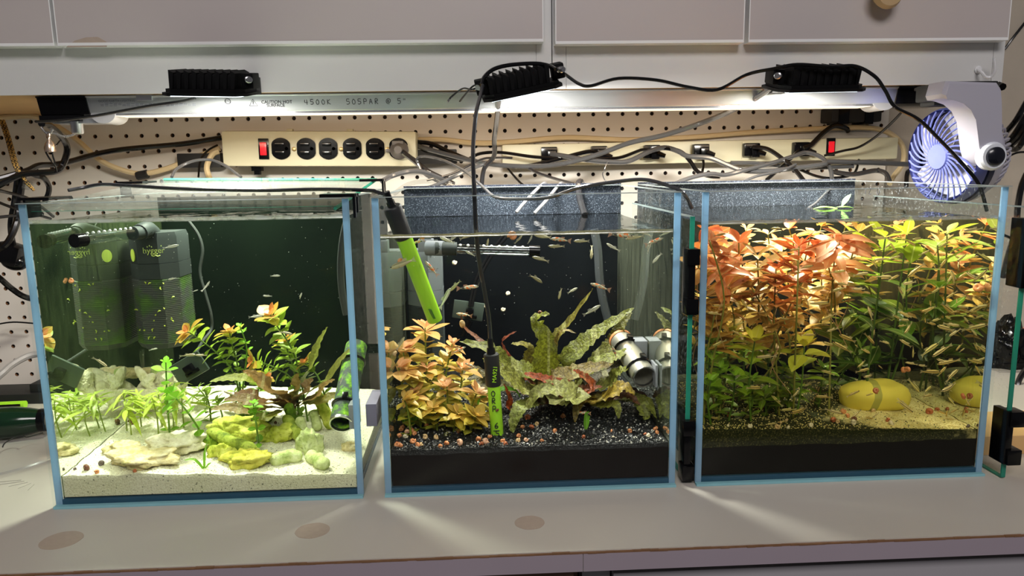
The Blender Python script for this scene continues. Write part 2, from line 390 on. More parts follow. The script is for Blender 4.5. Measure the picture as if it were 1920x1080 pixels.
strip(X(1640+38, 180, .28), XB+.006, .002).build('end_cap', BLACK, sl, smooth=False)
mb = MB(); mb.bx((x1+.01, .2835, .3985), (XB-.09, .317, .39935)); mb.build('diffuser', M_('warm_white_tube', (.9, .85, .75), .4, emit=(1, .82, .6), es=.8), sl, smooth=False)
mb = MB(); mb.bx((x1+.004, .2822, .3990), (XB-.08, .2852, .4018)); mb.build('lower_lip', M_('polished_lip', (.85, .86, .88), .12, metal=.9), sl, smooth=False)
area('strip_light_tubes', ((XA+XB)/2, .325, .397), (math.radians(22), 0, 0), 1.05, .02, 1.1, (1, .76, .52))
for px, py in ((194, 218), (1657, 194)):          # half-round silver clips
    c = at(px, py-5, .283); mb = MB(); n = 14
    pts = [(c.x+.0155*math.cos(math.pi+math.pi*k/n), c.z+.0125*math.sin(math.pi+math.pi*k/n)) for k in range(n+1)]
    mb.add([(x, .281, z) for x, z in pts]+[(x, .318, z) for x, z in pts], [tuple(range(n, -1, -1)), tuple(range(n+1, 2*n+2))]+[(i, i+1, n+2+i, n+1+i) for i in range(n)]+[(n, 0, n+1, 2*n+1)])
    mb.build('end_reflector', M_('frosted_silver', (.75, .75, .76), .35, metal=.7), sl)
c = at(145, 238, .29); mb = MB()
mb.lathe([(.008, .014), (.0085, .004), (.0075, .002), (.0075, -.007), (.006, -.009)], 16, Matrix.Translation(c))
mb.build('pull_switch', STEEL, sl)
Yh = .2735
c = at(207, 225-8, .3); mb = MB(); mb.bx((X(100, 230, .285), .2835, .390), (X(196, 230, .285), .316, .3985)); mb.build('cap_plate', ALU, sl, smooth=False)
mb = MB(); mb.bx((XA-.004, .2765, .3925), (x1-.012, .319, .3998)); mb.build('end_cap_lip', BLACK, sl, smooth=False)
mb = MB(); mb.bx((X(255, 180, .271), .2705, .4165), (X(284, 180, .271), .274, .4235)); mb.build('clip', STEEL, sl, smooth=False)
INK = M_('black_ink', (.012, .012, .016), .7); GREYINK = M_('grey_print', (.12, .13, .15), .7)
LABELW = M_('silver_label', (.66, .69, .72), .35, metal=.5)
# labels lie on the sloped face between (.2768,.4135) and (.28,.4030)
fu = V((0, -.0058, .0174)).normalized()
def onface(px, py):                               # ray to the sloped face
    a = V((0, .2800, .4030)); nrm = V((0, -.0174, -.0058)).normalized()
    d = W_ + R_*((px-960)/F_PX) - U_*((py-540)/F_PX)
    return CAM + d*((a-CAM).dot(nrm)/d.dot(nrm)) + nrm*.00035
ux = V((1, 0, 0))
for (px, py, s, sz, m) in ((219, 189.5, 'GOOD EARTH LIGHTING', .0040, GREYINK), (519, 191.3, 'CAUTION HOT', .0056, INK), (517, 197.6, 'SURFACE', .0056, INK)):
    text('label_text', s, onface(px, py), ux, fu, sz, m, sl, off=.00012 if m is INK else 0)
for j in range(3):
    mb = MB()
    for k in range(22):
        if (k*7+j) % 5 == 0: continue
        p = onface(192+k*8.2, 194.6+j*1.9-k*.03); mb.box(p, (.0042, .0001, .0006), None)
    tag(mb.build('fine_print', GREYINK, sl, smooth=False), 'rows of tiny grey print', kind='stuff')
p = onface(427, 190); mb = MB(); mb.tube([p+ux*(.0035*math.cos(a*.35))+fu*(.0032*math.sin(a*.35)) for a in range(19)], .0004, 5); mb.build('print_emblem', INK, sl)
text('label_text', 'ETL', p, ux, fu, .0038, INK, sl)
p = onface(475, 194); mb = MB(); mb.tube([p+ux*-.0052+fu*-.003, p+ux*.0052+fu*-.003, p+fu*.0056, p+ux*-.0052+fu*-.003], .00042, 5); mb.tube([p+fu*.003, p+fu*-.0005], .0005, 5); mb.tube([p+fu*-.0014, p+fu*-.002], .0005, 5)
mb.build('warning_triangle', INK, sl)
PEN = M_('pen_ink', (.02, .02, .025), .6)
G = {'4': [[(.05, .95), (0, .45), (.6, .45)], [(.45, 1), (.42, 0)]], '5': [[(.6, 1), (.1, 1), (.08, .58), (.5, .55), (.55, .2), (.25, 0), (0, .1)]],
     '0': [[(.3, 1), (.02, .6), (.15, .05), (.5, .1), (.6, .6), (.3, 1)]], 'K': [[(.05, 1), (.05, 0)], [(.6, 1), (.08, .5), (.65, 0)]],
     'P': [[(.05, 0), (.08, 1), (.55, .95), (.55, .55), (.1, .5)]], 'A': [[(0, 0), (.3, 1), (.6, 0)], [(.12, .4), (.5, .4)]],
     'R': [[(.05, 0), (.08, 1), (.5, .95), (.5, .6), (.1, .52), (.6, 0)]], '@': [[(.5, .35), (.3, .3), (.25, .6), (.5, .7), (.5, .3), (.75, .35), (.8, .8), (.4, 1), (0, .6), (.15, .1), (.6, 0)]],
     '"': [[(.1, 1), (.08, .7)], [(.35, 1), (.33, .7)]], ' ': [], 'O': [[(.3, 1), (0, .6), (.1, .1), (.5, .05), (.62, .6), (.3, 1)]], '6': [[(.5, 1), (.1, .6), (.05, .15), (.35, 0), (.55, .25), (.3, .45), (.08, .3)]],
     '1': [[(.2, 1), (.2, 0)]], '2': [[(.05, .8), (.3, 1), (.5, .75), (.05, 0), (.6, .02)]], '/': [[(0, 0), (.5, 1)]]}
def handwrite(name, s, p, ux, uy, size, adv, parent, mat=None, r=.0004):
    st = []
    for i, ch in enumerate(s):
        for q in G.get(ch, []): st.append([(x+i*adv, y) for x, y in q])
    return stroke_text(name, st, p, V(ux), V(uy), size, mat or PEN, parent, r)
handwrite('pencil_note', '4500K', onface(572, 196), ux, fu, .0062, 1.15, sl)
handwrite('pencil_note', '505PAR @ 5"', onface(650, 195.5), ux, fu, .0066, 1.1, sl)
# ---------------------------------------------------------------- flood lights
def flood(label, pl, pr, Y, depth, roll_x, gland, power, cx):
    pl, pr = at(*pl, Y), at(*pr, Y); ex = (pr-pl).normalized(); Wd = (pr-pl).length
    ez = V((0, 0, 1)); ez = (ez-ex*ez.dot(ex)).normalized(); ey = ez.cross(ex)
    ez2 = (Matrix.Rotation(roll_x, 3, ex) @ ez); ey2 = ez2.cross(ex)
    M = Matrix((ex, ey2, ez2*.86)).transposed().to_4x4(); M.translation = (pl+pr)/2+ey*(depth/2)
    t = thing('flood_light', label, 'light', M.translation)
    mb = MB(); w, d = Wd/2, depth/2
    pts = [(-w, -d+.012), (-w+.010, -d), (w-.010, -d), (w, -d+.012), (w, d-.012), (w-.01, d), (-w+.01, d), (-w, d-.012)]
    mb.prism(pts, 0, .004, M); mb.prism([(x*.93, y*.9) for x, y in pts], .004, .0085, M); mb.build('base_plate', BLKMET, t)
    bw, bd = w*.76, d*.72; off = -gland*.03*w
    mb = MB(); mb.box((off, 0, .0175), (bw*2, bd*2, .02), M, .002); mb.build('housing', BLKMET, t)
    for k in range(9):
        mb = MB(); x = off-bw*.94+k*bw*1.88/8
        mb.add([(x-.0018, -bd*1.10, .0088), (x+.0018, -bd*1.10, .0088), (x+.0040, -bd*1.06, .0290), (x-.0012, -bd*1.06, .0325),
                (x-.0018, bd, .0088), (x+.0018, bd, .0088), (x+.0040, bd*.95, .0290), (x-.0012, bd*.95, .0325)],
               [(0, 1, 2, 3), (7, 6, 5, 4), (0, 4, 5, 1), (1, 5, 6, 2), (2, 6, 7, 3), (3, 7, 4, 0)], M); mb.build('cooling_fin', BLKMET, t, smooth=False)
    for g in ([gland] if abs(gland) == 1 else [-1, 1]):
        mb = MB(); mb.box((g*(bw+.010), -bd*.2, .019), (.014, .026, .02), M, .002); mb.build('cable_entry', BLKMET, t)
        mb = MB(); mb.lathe([(.0045, 0), (.0045, .006), (.0034, .0065), (.0034, .009)], 12, M @ Matrix.Translation((g*(bw+.010), -bd*.2-.012, .021)) @ Matrix.Rotation(math.pi/2, 4, 'X') @ Matrix.Rotation(g*.6, 4, 'Y'))
        mb.build('cable_gland', STEEL, t)
    mb = MB(); mb.box((0, 0, -.0008), (Wd*.8, depth*.72, .0014), M); mb.build('led_panel', M_('led_panel', (.9, .95, 1), .3, emit=(.8, .92, 1), es=6), t, smooth=False)
    L = M.translation - ez2*.004
    a = area('flood_led_light', L, Matrix((ex, ey2, ez2)).transposed().to_euler(), Wd*.8, depth*.72, power, cx, 170)
    return t, M
yF = .165
fl1, MF1 = flood('black finned flood light over the left tank', (295, 170), (458, 172), yF, .075, .15, 1, FLOOD_W[0], (1, .96, .86))
fl2, MF2 = flood('black finned flood light tilted over the middle tank', (906, 183), (1056, 151), yF, .07, .2, 2, FLOOD_W[1], (1, .97, .9))
fl3, MF3 = flood('black finned flood light over the right tank, beside the fan', (1466, 162), (1634, 159), yF, .075, .2, -1, FLOOD_W[2], (1, .95, .85))
for fl, x in ((fl1, 464), (fl3, 1463)):
    c = at(x, 158, .24); mb = MB(); mb.box((c.x, .24, c.z), (.016, .030, .018), None, .002); mb.box((c.x, .2505, c.z), (.02, .0228, .0205)); mb.build('mounting_bracket', BLACKM, fl, smooth=False)
mb = MB(); c = at(985, 150, .24); mb.tube([c, at(985, 146, .262)], .004, 8); mb.build('mounting_bracket', BLACKM, fl2)
# ---------------------------------------------------------------- power strips
REDSW = M_('red_rocker', (.55, .01, .02), .2, emit=(1, .02, .03), es=.35)
def uv_frame(p, q, s):   # p left-bottom, q right-bottom, s left-top
    ux = (q-p).normalized(); uy = (s-p); uy = (uy-ux*uy.dot(ux)).normalized(); n = ux.cross(uy)
    M = Matrix((ux, uy, n)).transposed().to_4x4(); M.translation = p
    return M, (q-p).length, (s-p).dot(uy)
YS = .515
M1, w1, h1 = uv_frame(at(418, 312, YS), at(781, 312, YS), at(417, 245, YS))
ps = thing('power_strip', 'beige metal power strip with six black round outlets, on the left', 'power strip', M1 @ V((w1/2, h1/2, 0)))
mb = MB(); mb.box((w1/2, h1/2, -.026), (w1, h1, .052), M1, .006); mb.build('housing', BEIGE, ps)
for x in (.33, .645):
    mb = MB(); mb.box((w1*x, h1+.0015, -.03), (.010, .006, .012), M1, .002); mb.build('mounting_tab', BEIGE, ps)
toU = lambda px, py: ((px-418)/363*w1, (312-py)/67*h1)
def switch(M, u, w, h, par, lit=True):
    mb = MB(); mb.box((u[0], u[1], .001), (w, h, .004), M, .001); s = mb.build('switch_frame', BLACK, par)
    mb = MB(); mb.box((u[0], u[1], .004), (w*.62, h*.62, .004), M, .001); tag(mb.build('rocker', REDSW, s), 'lit red rocker')
switch(M1, toU(496, 279), .016, .033, ps)
OX = [528, 575, 616, 661, 704, 748]
for px in OX:
    u = toU(px, 278.5); mb = MB(); pts = []
    for k in range(28):
        a = 2*math.pi*k/28; pts.append((u[0]+max(-.0148, min(.0148, .0172*math.cos(a))), u[1]+.0172*math.sin(a)))
    mb.prism(pts, -.001, .0022, M1); o = mb.build('outlet', BLACK, ps)
    for dy in (.0068, -.0068):
        mb = MB(); mb.box((u[0]-.002, u[1]+dy, .0028), (.014, .006, .003), M1, .001); mb.build('slot', BLACK, o)
    mb = MB(); mb.lathe([(.004, .0022), (.004, .0034), (.0028, .0034), (.0028, .001)], 12, M1 @ Matrix.Translation((u[0]+.009, u[1], 0))); mb.build('earth_hole', BLACK, o)
for px in (552, 640, 727):
    u = toU(px, 279.5); mb = MB(); mb.lathe([(.0036, -.001), (.0036, .0012), (.002, .0018)], 12, M1 @ Matrix.Translation((u[0], u[1], 0))); mb.build('screw', M_('brass_screw', (.45, .33, .15), .35, metal=.8), ps)
mb = MB(); c = toU(475, 318); mb.box((c[0], -.004, -.02), (.016, .007, .014), M1); mb.box((c[0], -.010, -.02), (.009, .007, .009), M1); mb.build('reset_button', BLACK, ps, smooth=False)
YS2 = .535
M2, w2, h2 = uv_frame(at(942, 313, YS2), at(1683, 298, YS2), at(941, 271, YS2))
p2 = thing('power_strip', 'long beige power strip crowded with black plugs, on the right', 'power strip', M2 @ V((w2/2, h2/2, 0)))
mb = MB(); mb.box((w2/2, h2/2, -.019), (w2, h2, .038), M2, .005); mb.build('housing', BEIGE, p2)
toU2 = lambda px, py: ((px-942)/741*w2, (313-(px-942)/741*15-py)/44*h2)
switch(M2, toU2(1553, 274), .0145, .030, p2)
PLUGS = [1027, 1118, 1215, 1306, 1400, 1493]
for px in PLUGS:
    u = toU2(px, 303-20*(px-942)/741-6); mb = MB(); mb.box((u[0], h2*.52, .0005), (.026, .028, .002), M2, .0008); mb.build('outlet_plate', BEIGE, p2)
plug_labels = ['black plug with silver cord, first on the right power strip', 'flat black plug, second on the right power strip', 'black plug with several cords, third on the right power strip',
               'square black plug with a downward cord, fourth on the right power strip', 'angled black plug, fifth on the right power strip', 'black plug beside the red switch, last on the right power strip']
for i, px in enumerate(PLUGS):
    u = (toU2(px, 280)[0], h2*.55); o = thing('power_plug', plug_labels[i], 'plug', M2 @ V((u[0], u[1], .003)), 'plugs on the right power strip')
    mb = MB(); mb.box((u[0], u[1], .008), (.027, .022, .013), M2, .003); mb.box((u[0]+.004, u[1]-.004, .016), (.014, .018, .01), M2, .003); mb.build('body', BLACK, o)
    mb = MB(); a = M2 @ V((u[0]+.008, u[1]-.004, .018)); b = M2 @ V((u[0]+.02, u[1]-.008, .022)); mb.tube([a, b], [.0055, .0035], 8); mb.build('strain_relief', RUBBER, o)
u = toU(750, 281); pl = thing('power_plug', 'grey-brown plug in the last outlet of the left power strip', 'plug', M1 @ V((u[0], u[1], .003)))
GBR = M_('grey_brown_plug', (.10, .09, .085), .4)
mb = MB(); mb.lathe([(.015, .003), (.015, .009), (.010, .014), (.007, .024), (.006, .028)], 16, M1 @ Matrix.Translation((u[0], u[1], 0))); mb.box((u[0]-.002, u[1]+.011, .008), (.018, .007, .01), M1, .002); mb.build('body', GBR, pl)
mb = MB(); mb.box((u[0]-.016, u[1]-.001, .006), (.012, .006, .005), M1, .002); mb.build('grip_tab', GBR, pl)
for (x0, y0, x1, y1, lb) in ((778, 280, 856, 308, 'black adapter box behind the right end of the left power strip'), (340, 287, 418, 315, 'black bracket box behind the left end of the left power strip')):
    a, b = at(x0, y1, .56), at(x1, y0, .56); mb = MB(); mb.bx((a.x, .545, a.z), (b.x, .577, b.z), None, .002)
    tag(mb.build('adapter_box', BLACKM, None), lb, 'adapter')
a, b = at(1556, 232, .54), at(1652, 200, .54); ab = thing('power_adapter', 'black taped adapter hung on the pegboard beneath the strip light', 'adapter', ((a.x+b.x)/2, .55, (a.z+b.z)/2))
mb = MB(); mb.bx((a.x, .535, a.z+.002), (b.x, .577, b.z), None, .004); mb.build('body', BLACKM, ab)
mb = MB(); mb.bx((a.x+.012, .533, a.z-.001), (a.x+.030, .578, b.z+.001), None, .002); mb.bx((b.x-.03, .533, a.z-.002), (b.x-.015, .578, b.z+.001), None, .002); mb.build('tape_band', BLACK, ab)
# ---------------------------------------------------------------- clip fan
FANB = M_('blue_translucent_plastic', srgb(96, 104, 170), .25); FANS = M_('silver_fan_plastic', srgb(178, 176, 190), .35, metal=.15); FAND = M_('dark_blue_ring', (.012, .016, .05), .3)
fc = at(1770, 293, .21); ax = V((-.985, -.15, -.07)).normalized(); up = V((0, 0, 1)); up = (up-ax*up.dot(ax)).normalized(); sx = up.cross(ax)
FM = Matrix((sx, up, ax)).transposed().to_4x4(); FM.translation = fc; RF = .0575
fan = thing('clip_fan', 'silver clip-on fan with blue guard hanging beside the right tank', 'fan', fc)
mb = MB(); mb.lathe([(RF, .004), (RF+.002, 0), (RF+.002, -.010), (RF-.001, -.012), (RF-.003, -.008), (RF-.003, .003)], 48, FM, cap=False); mb.add([], []); mb.build('guard_ring', FANB, fan)
mb = MB(); mb.lathe([(.017, .008), (.015, .011), (.0005, .012)], 24, FM); mb.lathe([(.0165, .002), (.017, .008)], 24, FM, cap=False); mb.build('guard_boss', FANB, fan)
for k in range(30):
    a0 = 2*math.pi*k/30; p = []
    for j in range(7):
        t = j/6; r = .0165+(RF-.0175)*t; a = a0-.55*t; p.append(FM @ V((r*math.cos(a), r*math.sin(a), .009-.006*t*t)))
    mb = MB(); mb.tube(p, .00115, 5); mb.build('guard_rib', FANB, fan)
for k in range(5):
    a0 = 2*math.pi*k/5; vs = []; fs = []
    for j in range(6):
        t = j/5
        for e in range(6):
            s = e/5; r = .012+(.040)*t; a = a0+(s-.5)*1.05*(1-.1*t)+.3*t; vs.append((r*math.cos(a), r*math.sin(a), -.010-(s-.5)*.018))
    n0 = len(vs); vs += [(x, y, z-.0012) for x, y, z in vs]
    for j in range(5):
        for e in range(5): q = j*6+e; fs += [(q, q+6, q+7, q+1), (n0+q, n0+q+1, n0+q+7, n0+q+6)]
    mb = MB(); mb.add(vs, fs, FM); mb.build('fan_blade', M_('pale_fan_blade', (.40, .40, .47), .4) if k == 0 else bpy.data.materials['pale_fan_blade'], fan)
mb = MB(); mb.lathe([(.013, -.002), (.014, -.02), (.012, -.03)], 16, FM); mb.build('motor_hub', FANS, fan)
mb = MB(); mb.lathe([(RF-.0005, -.011), (RF+.0035, -.012), (RF+.0035, -.019), (RF-.001, -.020)], 48, FM, cap=False); mb.build('dark_ring', FAND, fan)
# rear cage: bowl of rings and ribs
mb = MB(); mb.lathe([(RF+.001, -.019), (RF+.002, -.028), (RF-.003, -.036)], 48, FM, cap=False); mb.build('rear_rim', FANS, fan)
for k in range(44):
    a = 2*math.pi*k/44; p = [FM @ V((r*math.cos(a+w), r*math.sin(a+w), z)) for r, z, w in ((RF-.004, -.036, 0), (RF-.010, -.050, .06), (RF-.020, -.060, .12), (RF-.036, -.066, .2))]
    mb = MB(); mb.tube(p, .0015, 5); mb.build('rear_rib', FANS, fan)
mb = MB(); mb.lathe([(.0005, -.070), (.020, -.069), (.024, -.062), (.020, -.055), (.0005, -.055)], 24, FM); mb.build('rear_cap', FANS, fan)
# arm: a broad silver plate from the cabinet down to the pivot knob
YA = .143
arm = [(1772, 152), (1868, 155), (1875, 165), (1877, 190), (1878, 280), (1876, 297), (1868, 307), (1856, 311), (1844, 306), (1836, 295), (1832, 280), (1829, 255), (1825, 225), (1815, 205), (1800, 192), (1783, 186), (1768, 184), (1765, 176)]
def plate(pts, Y0, Y1, mat, name, par, flip=0):
    A = [at(x, y, Y0) for x, y in pts]; n = len(A); mb = MB()
    B = [p+V((0, Y1-Y0, 0)) for p in A]; cen = sum(A, V())/n
    I = [cen+(p-cen)*.93+V((0, -.004, 0)) for p in A]
    mb.add(A+B+I, [(i, n+i, n+(i+1) % n, (i+1) % n) for i in range(n)]+[(2*n+i, i, (i+1) % n, 2*n+(i+1) % n) for i in range(n)]+[tuple(range(2*n, 3*n)), tuple(range(2*n-1, n-1, -1))])
    return mb.build(name, mat, par, angle=35)
plate(arm, YA, YA+.03, FANS, 'arm', fan)
c = at(1855, 293, YA); mb = MB(); RX = Matrix.Translation(c) @ Matrix.Rotation(math.pi/2, 4, 'X')
mb.lathe([(.016, -.002), (.0165, .006), (.014, .009), (.011, .009)], 28, RX); mb.build('pivot_collar', M_('pale_silver', (.72, .75, .82), .3), fan)
mb = MB(); mb.lathe([(.0105, .008), (.0105, .012), (.008, .014), (.0003, .0145)], 28, RX); mb.build('pivot_knob', M_('black_knob', (.006, .007, .012), .2), fan)
mb = MB(); ca, cb = at(1766, 186, .18), at(1782, 153, .18); mb.bx((ca.x, .176, ca.z), (cb.x, .235, cb.z), None, .003); cb, cc_ = at(1778, 160, .18), at(1868, 152, .18); mb.bx((cb.x, .176, cb.z), (cc_.x, .25, cc_.z), None, .002); mb.build('clamp', BLACKM, fan)
mb = MB(); mb.tube([at(1872, 160, .2), at(1880, 163, .19)], .0045, 8); mb.build('clamp_screw', BLACK, fan)
mb = MB(); ca, cb = at(1742, 199, .22), at(1800, 188, .22); mb.bx((ca.x, .21, ca.z), (cb.x, .24, cb.z), None, .002); mb.build('fan_bracket', BLACKM, fan)
# ---------------------------------------------------------------- tanks
H, D, T = .300, .297, .006
TK = {'L': (-.4733, -.1701, .2815), 'M': (-.1482, .1482, .2615), 'R': (.1695, .4742, .2683)}
NM = {'L': 'left', 'M': 'middle', 'R': 'right'}
def film_mat(name, a, b, spots):
    t = NT(name); c = t.mix(t.noise(14, 4), a, b)
    if spots:
        z = t.n('ShaderNodeSeparateXYZ'); t.l(t.coord(), z.inputs[0])
        up = t.math('GREATER_THAN', z.outputs[2], spots)      # mineral spots only where the glass is dry
        s = t.ramp(t.noise(760, 2, .6), [(.55, (0, 0, 0)), (.66, (1, 1, 1))])
        c = t.mix(t.math('MULTIPLY', t.math('MULTIPLY', s, up), .75), c, (.24, .27, .33))
        c = t.mix(t.math('MULTIPLY', up, .5), c, (.035, .04, .055))
    return t.done(t.pbr(c, .9, 0, .02))
FILM = {'L': film_mat('black_backing_algae', (.0022, .0036, .003), (.005, .009, .005), 0),
        'M': film_mat('black_backing_spotted', (.003, .0036, .0045), (.006, .007, .0085), .262),
        'R': film_mat('black_backing_blue', (.006, .006, .005), (.014, .014, .011), .268)}
WTINT = {'L': (.985, 1.0, .93), 'M': (.985, .99, .95), 'R': (.97, .95, .76)}
def water_mats(k):
    tint = WTINT[k]
    t = NT('water_surface_'+NM[k]); tr = t.n('ShaderNodeBsdfTransparent'); tr.inputs[0].default_value = (.98, .99, .985, 1)
    g = t.n('ShaderNodeBsdfGlossy'); g.inputs['Roughness'].default_value = .02
    nz = t.noise(26, 2); t.l(t.bump(nz, .25, .003), g.inputs['Normal'])
    m = t.n('ShaderNodeMixShader'); t.l(schlick(t, .02, .95), m.inputs[0]); t.l(tr.outputs[0], m.inputs[1]); t.l(g.outputs[0], m.inputs[2])
    top = t.done(m.outputs[0])
    t = NT('water_clear_'+NM[k]); tr = t.n('ShaderNodeBsdfTransparent'); tr.inputs[0].default_value = (*tint, 1)
    g = t.n('ShaderNodeBsdfGlossy'); g.inputs['Roughness'].default_value = .02; lw = t.n('ShaderNodeLayerWeight'); lw.inputs[0].default_value = .5
    m = t.n('ShaderNodeMixShader'); t.l(t.math('GREATER_THAN', lw.outputs['Facing'], .37), m.inputs[0])   # past the critical angle light stays in the water
    t.l(tr.outputs[0], m.inputs[1]); t.l(g.outputs[0], m.inputs[2]); clear = t.done(m.outputs[0])
    # side walls: seen from inside the water they reflect totally, from outside they are clear
    t = NT('water_side_'+NM[k]); tr = t.n('ShaderNodeBsdfTransparent'); tr.inputs[0].default_value = (*tint, 1)
    g = t.n('ShaderNodeBsdfGlossy'); g.inputs['Roughness'].default_value = .015; g.inputs[0].default_value = (.86, .9, .84, 1)
    al = t.n('ShaderNodeBsdfDiffuse'); al.inputs[0].default_value = (*{'L': (.16, .22, .09), 'M': (.24, .27, .19), 'R': (.20, .16, .05)}[k], 1)  # algae streaks; the left tank's green mix also paints haze in the water
    st = t.n('ShaderNodeMapping'); st.inputs['Scale'].default_value = (1, 60, 6); t.l(t.coord(), st.inputs[0])
    f = t.ramp(t.noise(4, 4, .6, st.outputs[0]), [(.3, (.10,)*3), (.75, (.42,)*3)])
    ma = t.n('ShaderNodeMixShader'); t.l(t.math('MULTIPLY', f, {'L': .42, 'M': .5, 'R': .45}[k]), ma.inputs[0]); t.l(g.outputs[0], ma.inputs[1]); t.l(al.outputs[0], ma.inputs[2])
    ge = t.n('ShaderNodeNewGeometry')
    lw = t.n('ShaderNodeLayerWeight'); lw.inputs[0].default_value = .5
    graz = t.math('GREATER_THAN', lw.outputs['Facing'], .25)   # steep rays (light from above, straight through) pass
    fac = t.math('MULTIPLY', ge.outputs['Backfacing'], graz)
    m = t.n('ShaderNodeMixShader'); t.l(fac, m.inputs[0]); t.l(tr.outputs[0], m.inputs[1]); t.l(ma.outputs[0], m.inputs[2])
    side = t.done(m.outputs[0])
    t = NT('water_rim_'+NM[k]); g = t.n('ShaderNodeBsdfGlossy'); g.inputs['Roughness'].default_value = .25
    d = t.n('ShaderNodeBsdfDiffuse'); d.inputs[0].default_value = (*{'L': (.85, .9, .75), 'M': (.55, .5, .22), 'R': (.55, .52, .4)}[k], 1); tr = t.n('ShaderNodeBsdfTransparent')  # pale diffuse colour paints the bright reflection along the waterline
    m = t.n('ShaderNodeMixShader'); m.inputs[0].default_value = .55; t.l(g.outputs[0], m.inputs[1]); t.l(d.outputs[0], m.inputs[2])
    m2 = t.n('ShaderNodeMixShader'); t.l(t.ramp(t.noise(60, 3), [(.35, (.25,)*3), (.6, (1,)*3)]), m2.inputs[0]); t.l(tr.outputs[0], m2.inputs[1]); t.l(m.outputs[0], m2.inputs[2])
    return [top, clear, side, t.done(m2.outputs[0])]
TH = {}
for k, (x0, x1, wz) in TK.items():
    t = thing('aquarium', {'L': 'left rimless glass tank with white sand and a glass lid', 'M': 'middle open rimless glass tank with black gravel',
        'R': 'right open rimless glass tank crammed with red and green plants'}[k], 'aquarium', ((x0+x1)/2, D/2, 0)); TH[k] = t
    def pane(name, a, b, mat=GLASS, lab=None):
        mb = MB(); mb.bx(a, b); o = mb.build(name, mat, t, smooth=False); return tag(o, lab)
    fp = pane('front_pane', (x0, 0, .0005), (x1, T, H), GLASS, 'clear front pane')
    bp = pane('back_pane', (x0, D-T, .0005), (x1, D, H), GLASSB, 'clear back pane')
    for n_, a, b in (('side_pane', x0, x0+T), ('side_pane', x1-T, x1)):
        sp = pane(n_, (a, T+.0001, .0005), (b, D-T-.0001, H), GLASSD, 'clear side pane with droplet spots')
        mb = MB(); e0 = a-.0001; e1 = b+.0001+(.0015 if k != 'R' else 0)*(1 if a == x0 else 0)
        mb.bx((e0, T-.0006, .002), (b+.0001, T+.0016, H-.001)); mb.build('silicone_edge', EDGE, sp, smooth=False)
        mb = MB(); mb.bx((a, T, H-.0004), (b, D-T, H+.0004)); mb.build('rim_edge', RIM, sp, smooth=False)
    bo = pane('bottom_pane', (x0+T, T, .001), (x1-T, D-T, T+.001), EDGEL, 'thick bottom pane, dark blue edge')
    mb = MB(); mb.bx((x0, -.0003, 0), (x1, T-.0007, .0024)); mb.build('lower_edge', EDGEB, fp, smooth=False)
    mb = MB(); mb.bx((x0, .0003, H-.0004), (x1, T, H+.0004)); mb.build('rim_edge', RIM, fp, smooth=False)
    mb = MB(); mb.bx((x0, D-T, H-.0004), (x1, D, H+.0004)); mb.build('rim_edge', RIM, bp, smooth=False)
    mb = MB(); mb.bx((x0+.001, D+.0008, .001), (x1-.001, D+.0028, H+(.003 if k != 'L' else -.006))); tag(mb.build('backing_film', FILM[k], t, smooth=False), 'black backing sheet')
    # water body
    a, b = x0+T+.0004, x1-T-.0004; y0, y1 = T+.0020, D-T-.0004; mb = MB(); zb = T+.0014; N = 30
    mb.cur = 0; gx, gy = N, 14
    vs = [(a+(b-a)*i/gx, y0+.0022+(y1-y0-.0022)*j/gy, wz+.0006*noise.noise((i*.9, j*.9, ord(k)))) for j in range(gy+1) for i in range(gx+1)]
    mb.add(vs, [(j*(gx+1)+i, j*(gx+1)+i+1, (j+1)*(gx+1)+i+1, (j+1)*(gx+1)+i) for j in range(gy) for i in range(gx)])
    mb.cur = 3; n = 60
    hs = [.0028+.0012*noise.noise((i*.35, 1.7, ord(k))) for i in range(n+1)]
    vs = [(a+(b-a)*i/n, y0+.0022, wz) for i in range(n+1)]+[(a+(b-a)*i/n, y0+.0007, wz+hs[i]*.35) for i in range(n+1)]+[(a+(b-a)*i/n, y0, wz+hs[i]) for i in range(n+1)]+[(a+(b-a)*i/n, y0, wz-.0009) for i in range(n+1)]
    mb.add(vs, [(r*(n+1)+i, (r+1)*(n+1)+i, (r+1)*(n+1)+i+1, r*(n+1)+i+1) for r in range(3) for i in range(n)])
    mb.cur = 1; mb.add([(a, y0, zb), (b, y0, zb), (b, y0, wz), (a, y0, wz)], [(0, 1, 2, 3)])
    mb.cur = 2; mb.add([(a, y0, zb), (a, y0, wz), (a, y1, wz), (a, y1, zb)], [(0, 1, 2, 3)][::1])
    mb.add([(b, y0, zb), (b, y1, zb), (b, y1, wz), (b, y0, wz)], [(0, 1, 2, 3)])
    # outward normals: left face must look to -x, right to +x
    w = mb.build('water', water_mats(k), None, angle=180); tag(w, 'still water filling the %s tank' % NM[k], 'water', kind='stuff')
    me = w.data
    for p in me.polygons:
        if p.material_index == 2:
            want = -1 if p.center.x < (x0+x1)/2 else 1
            if p.normal.x*want < 0: p.flip()
    me.update()
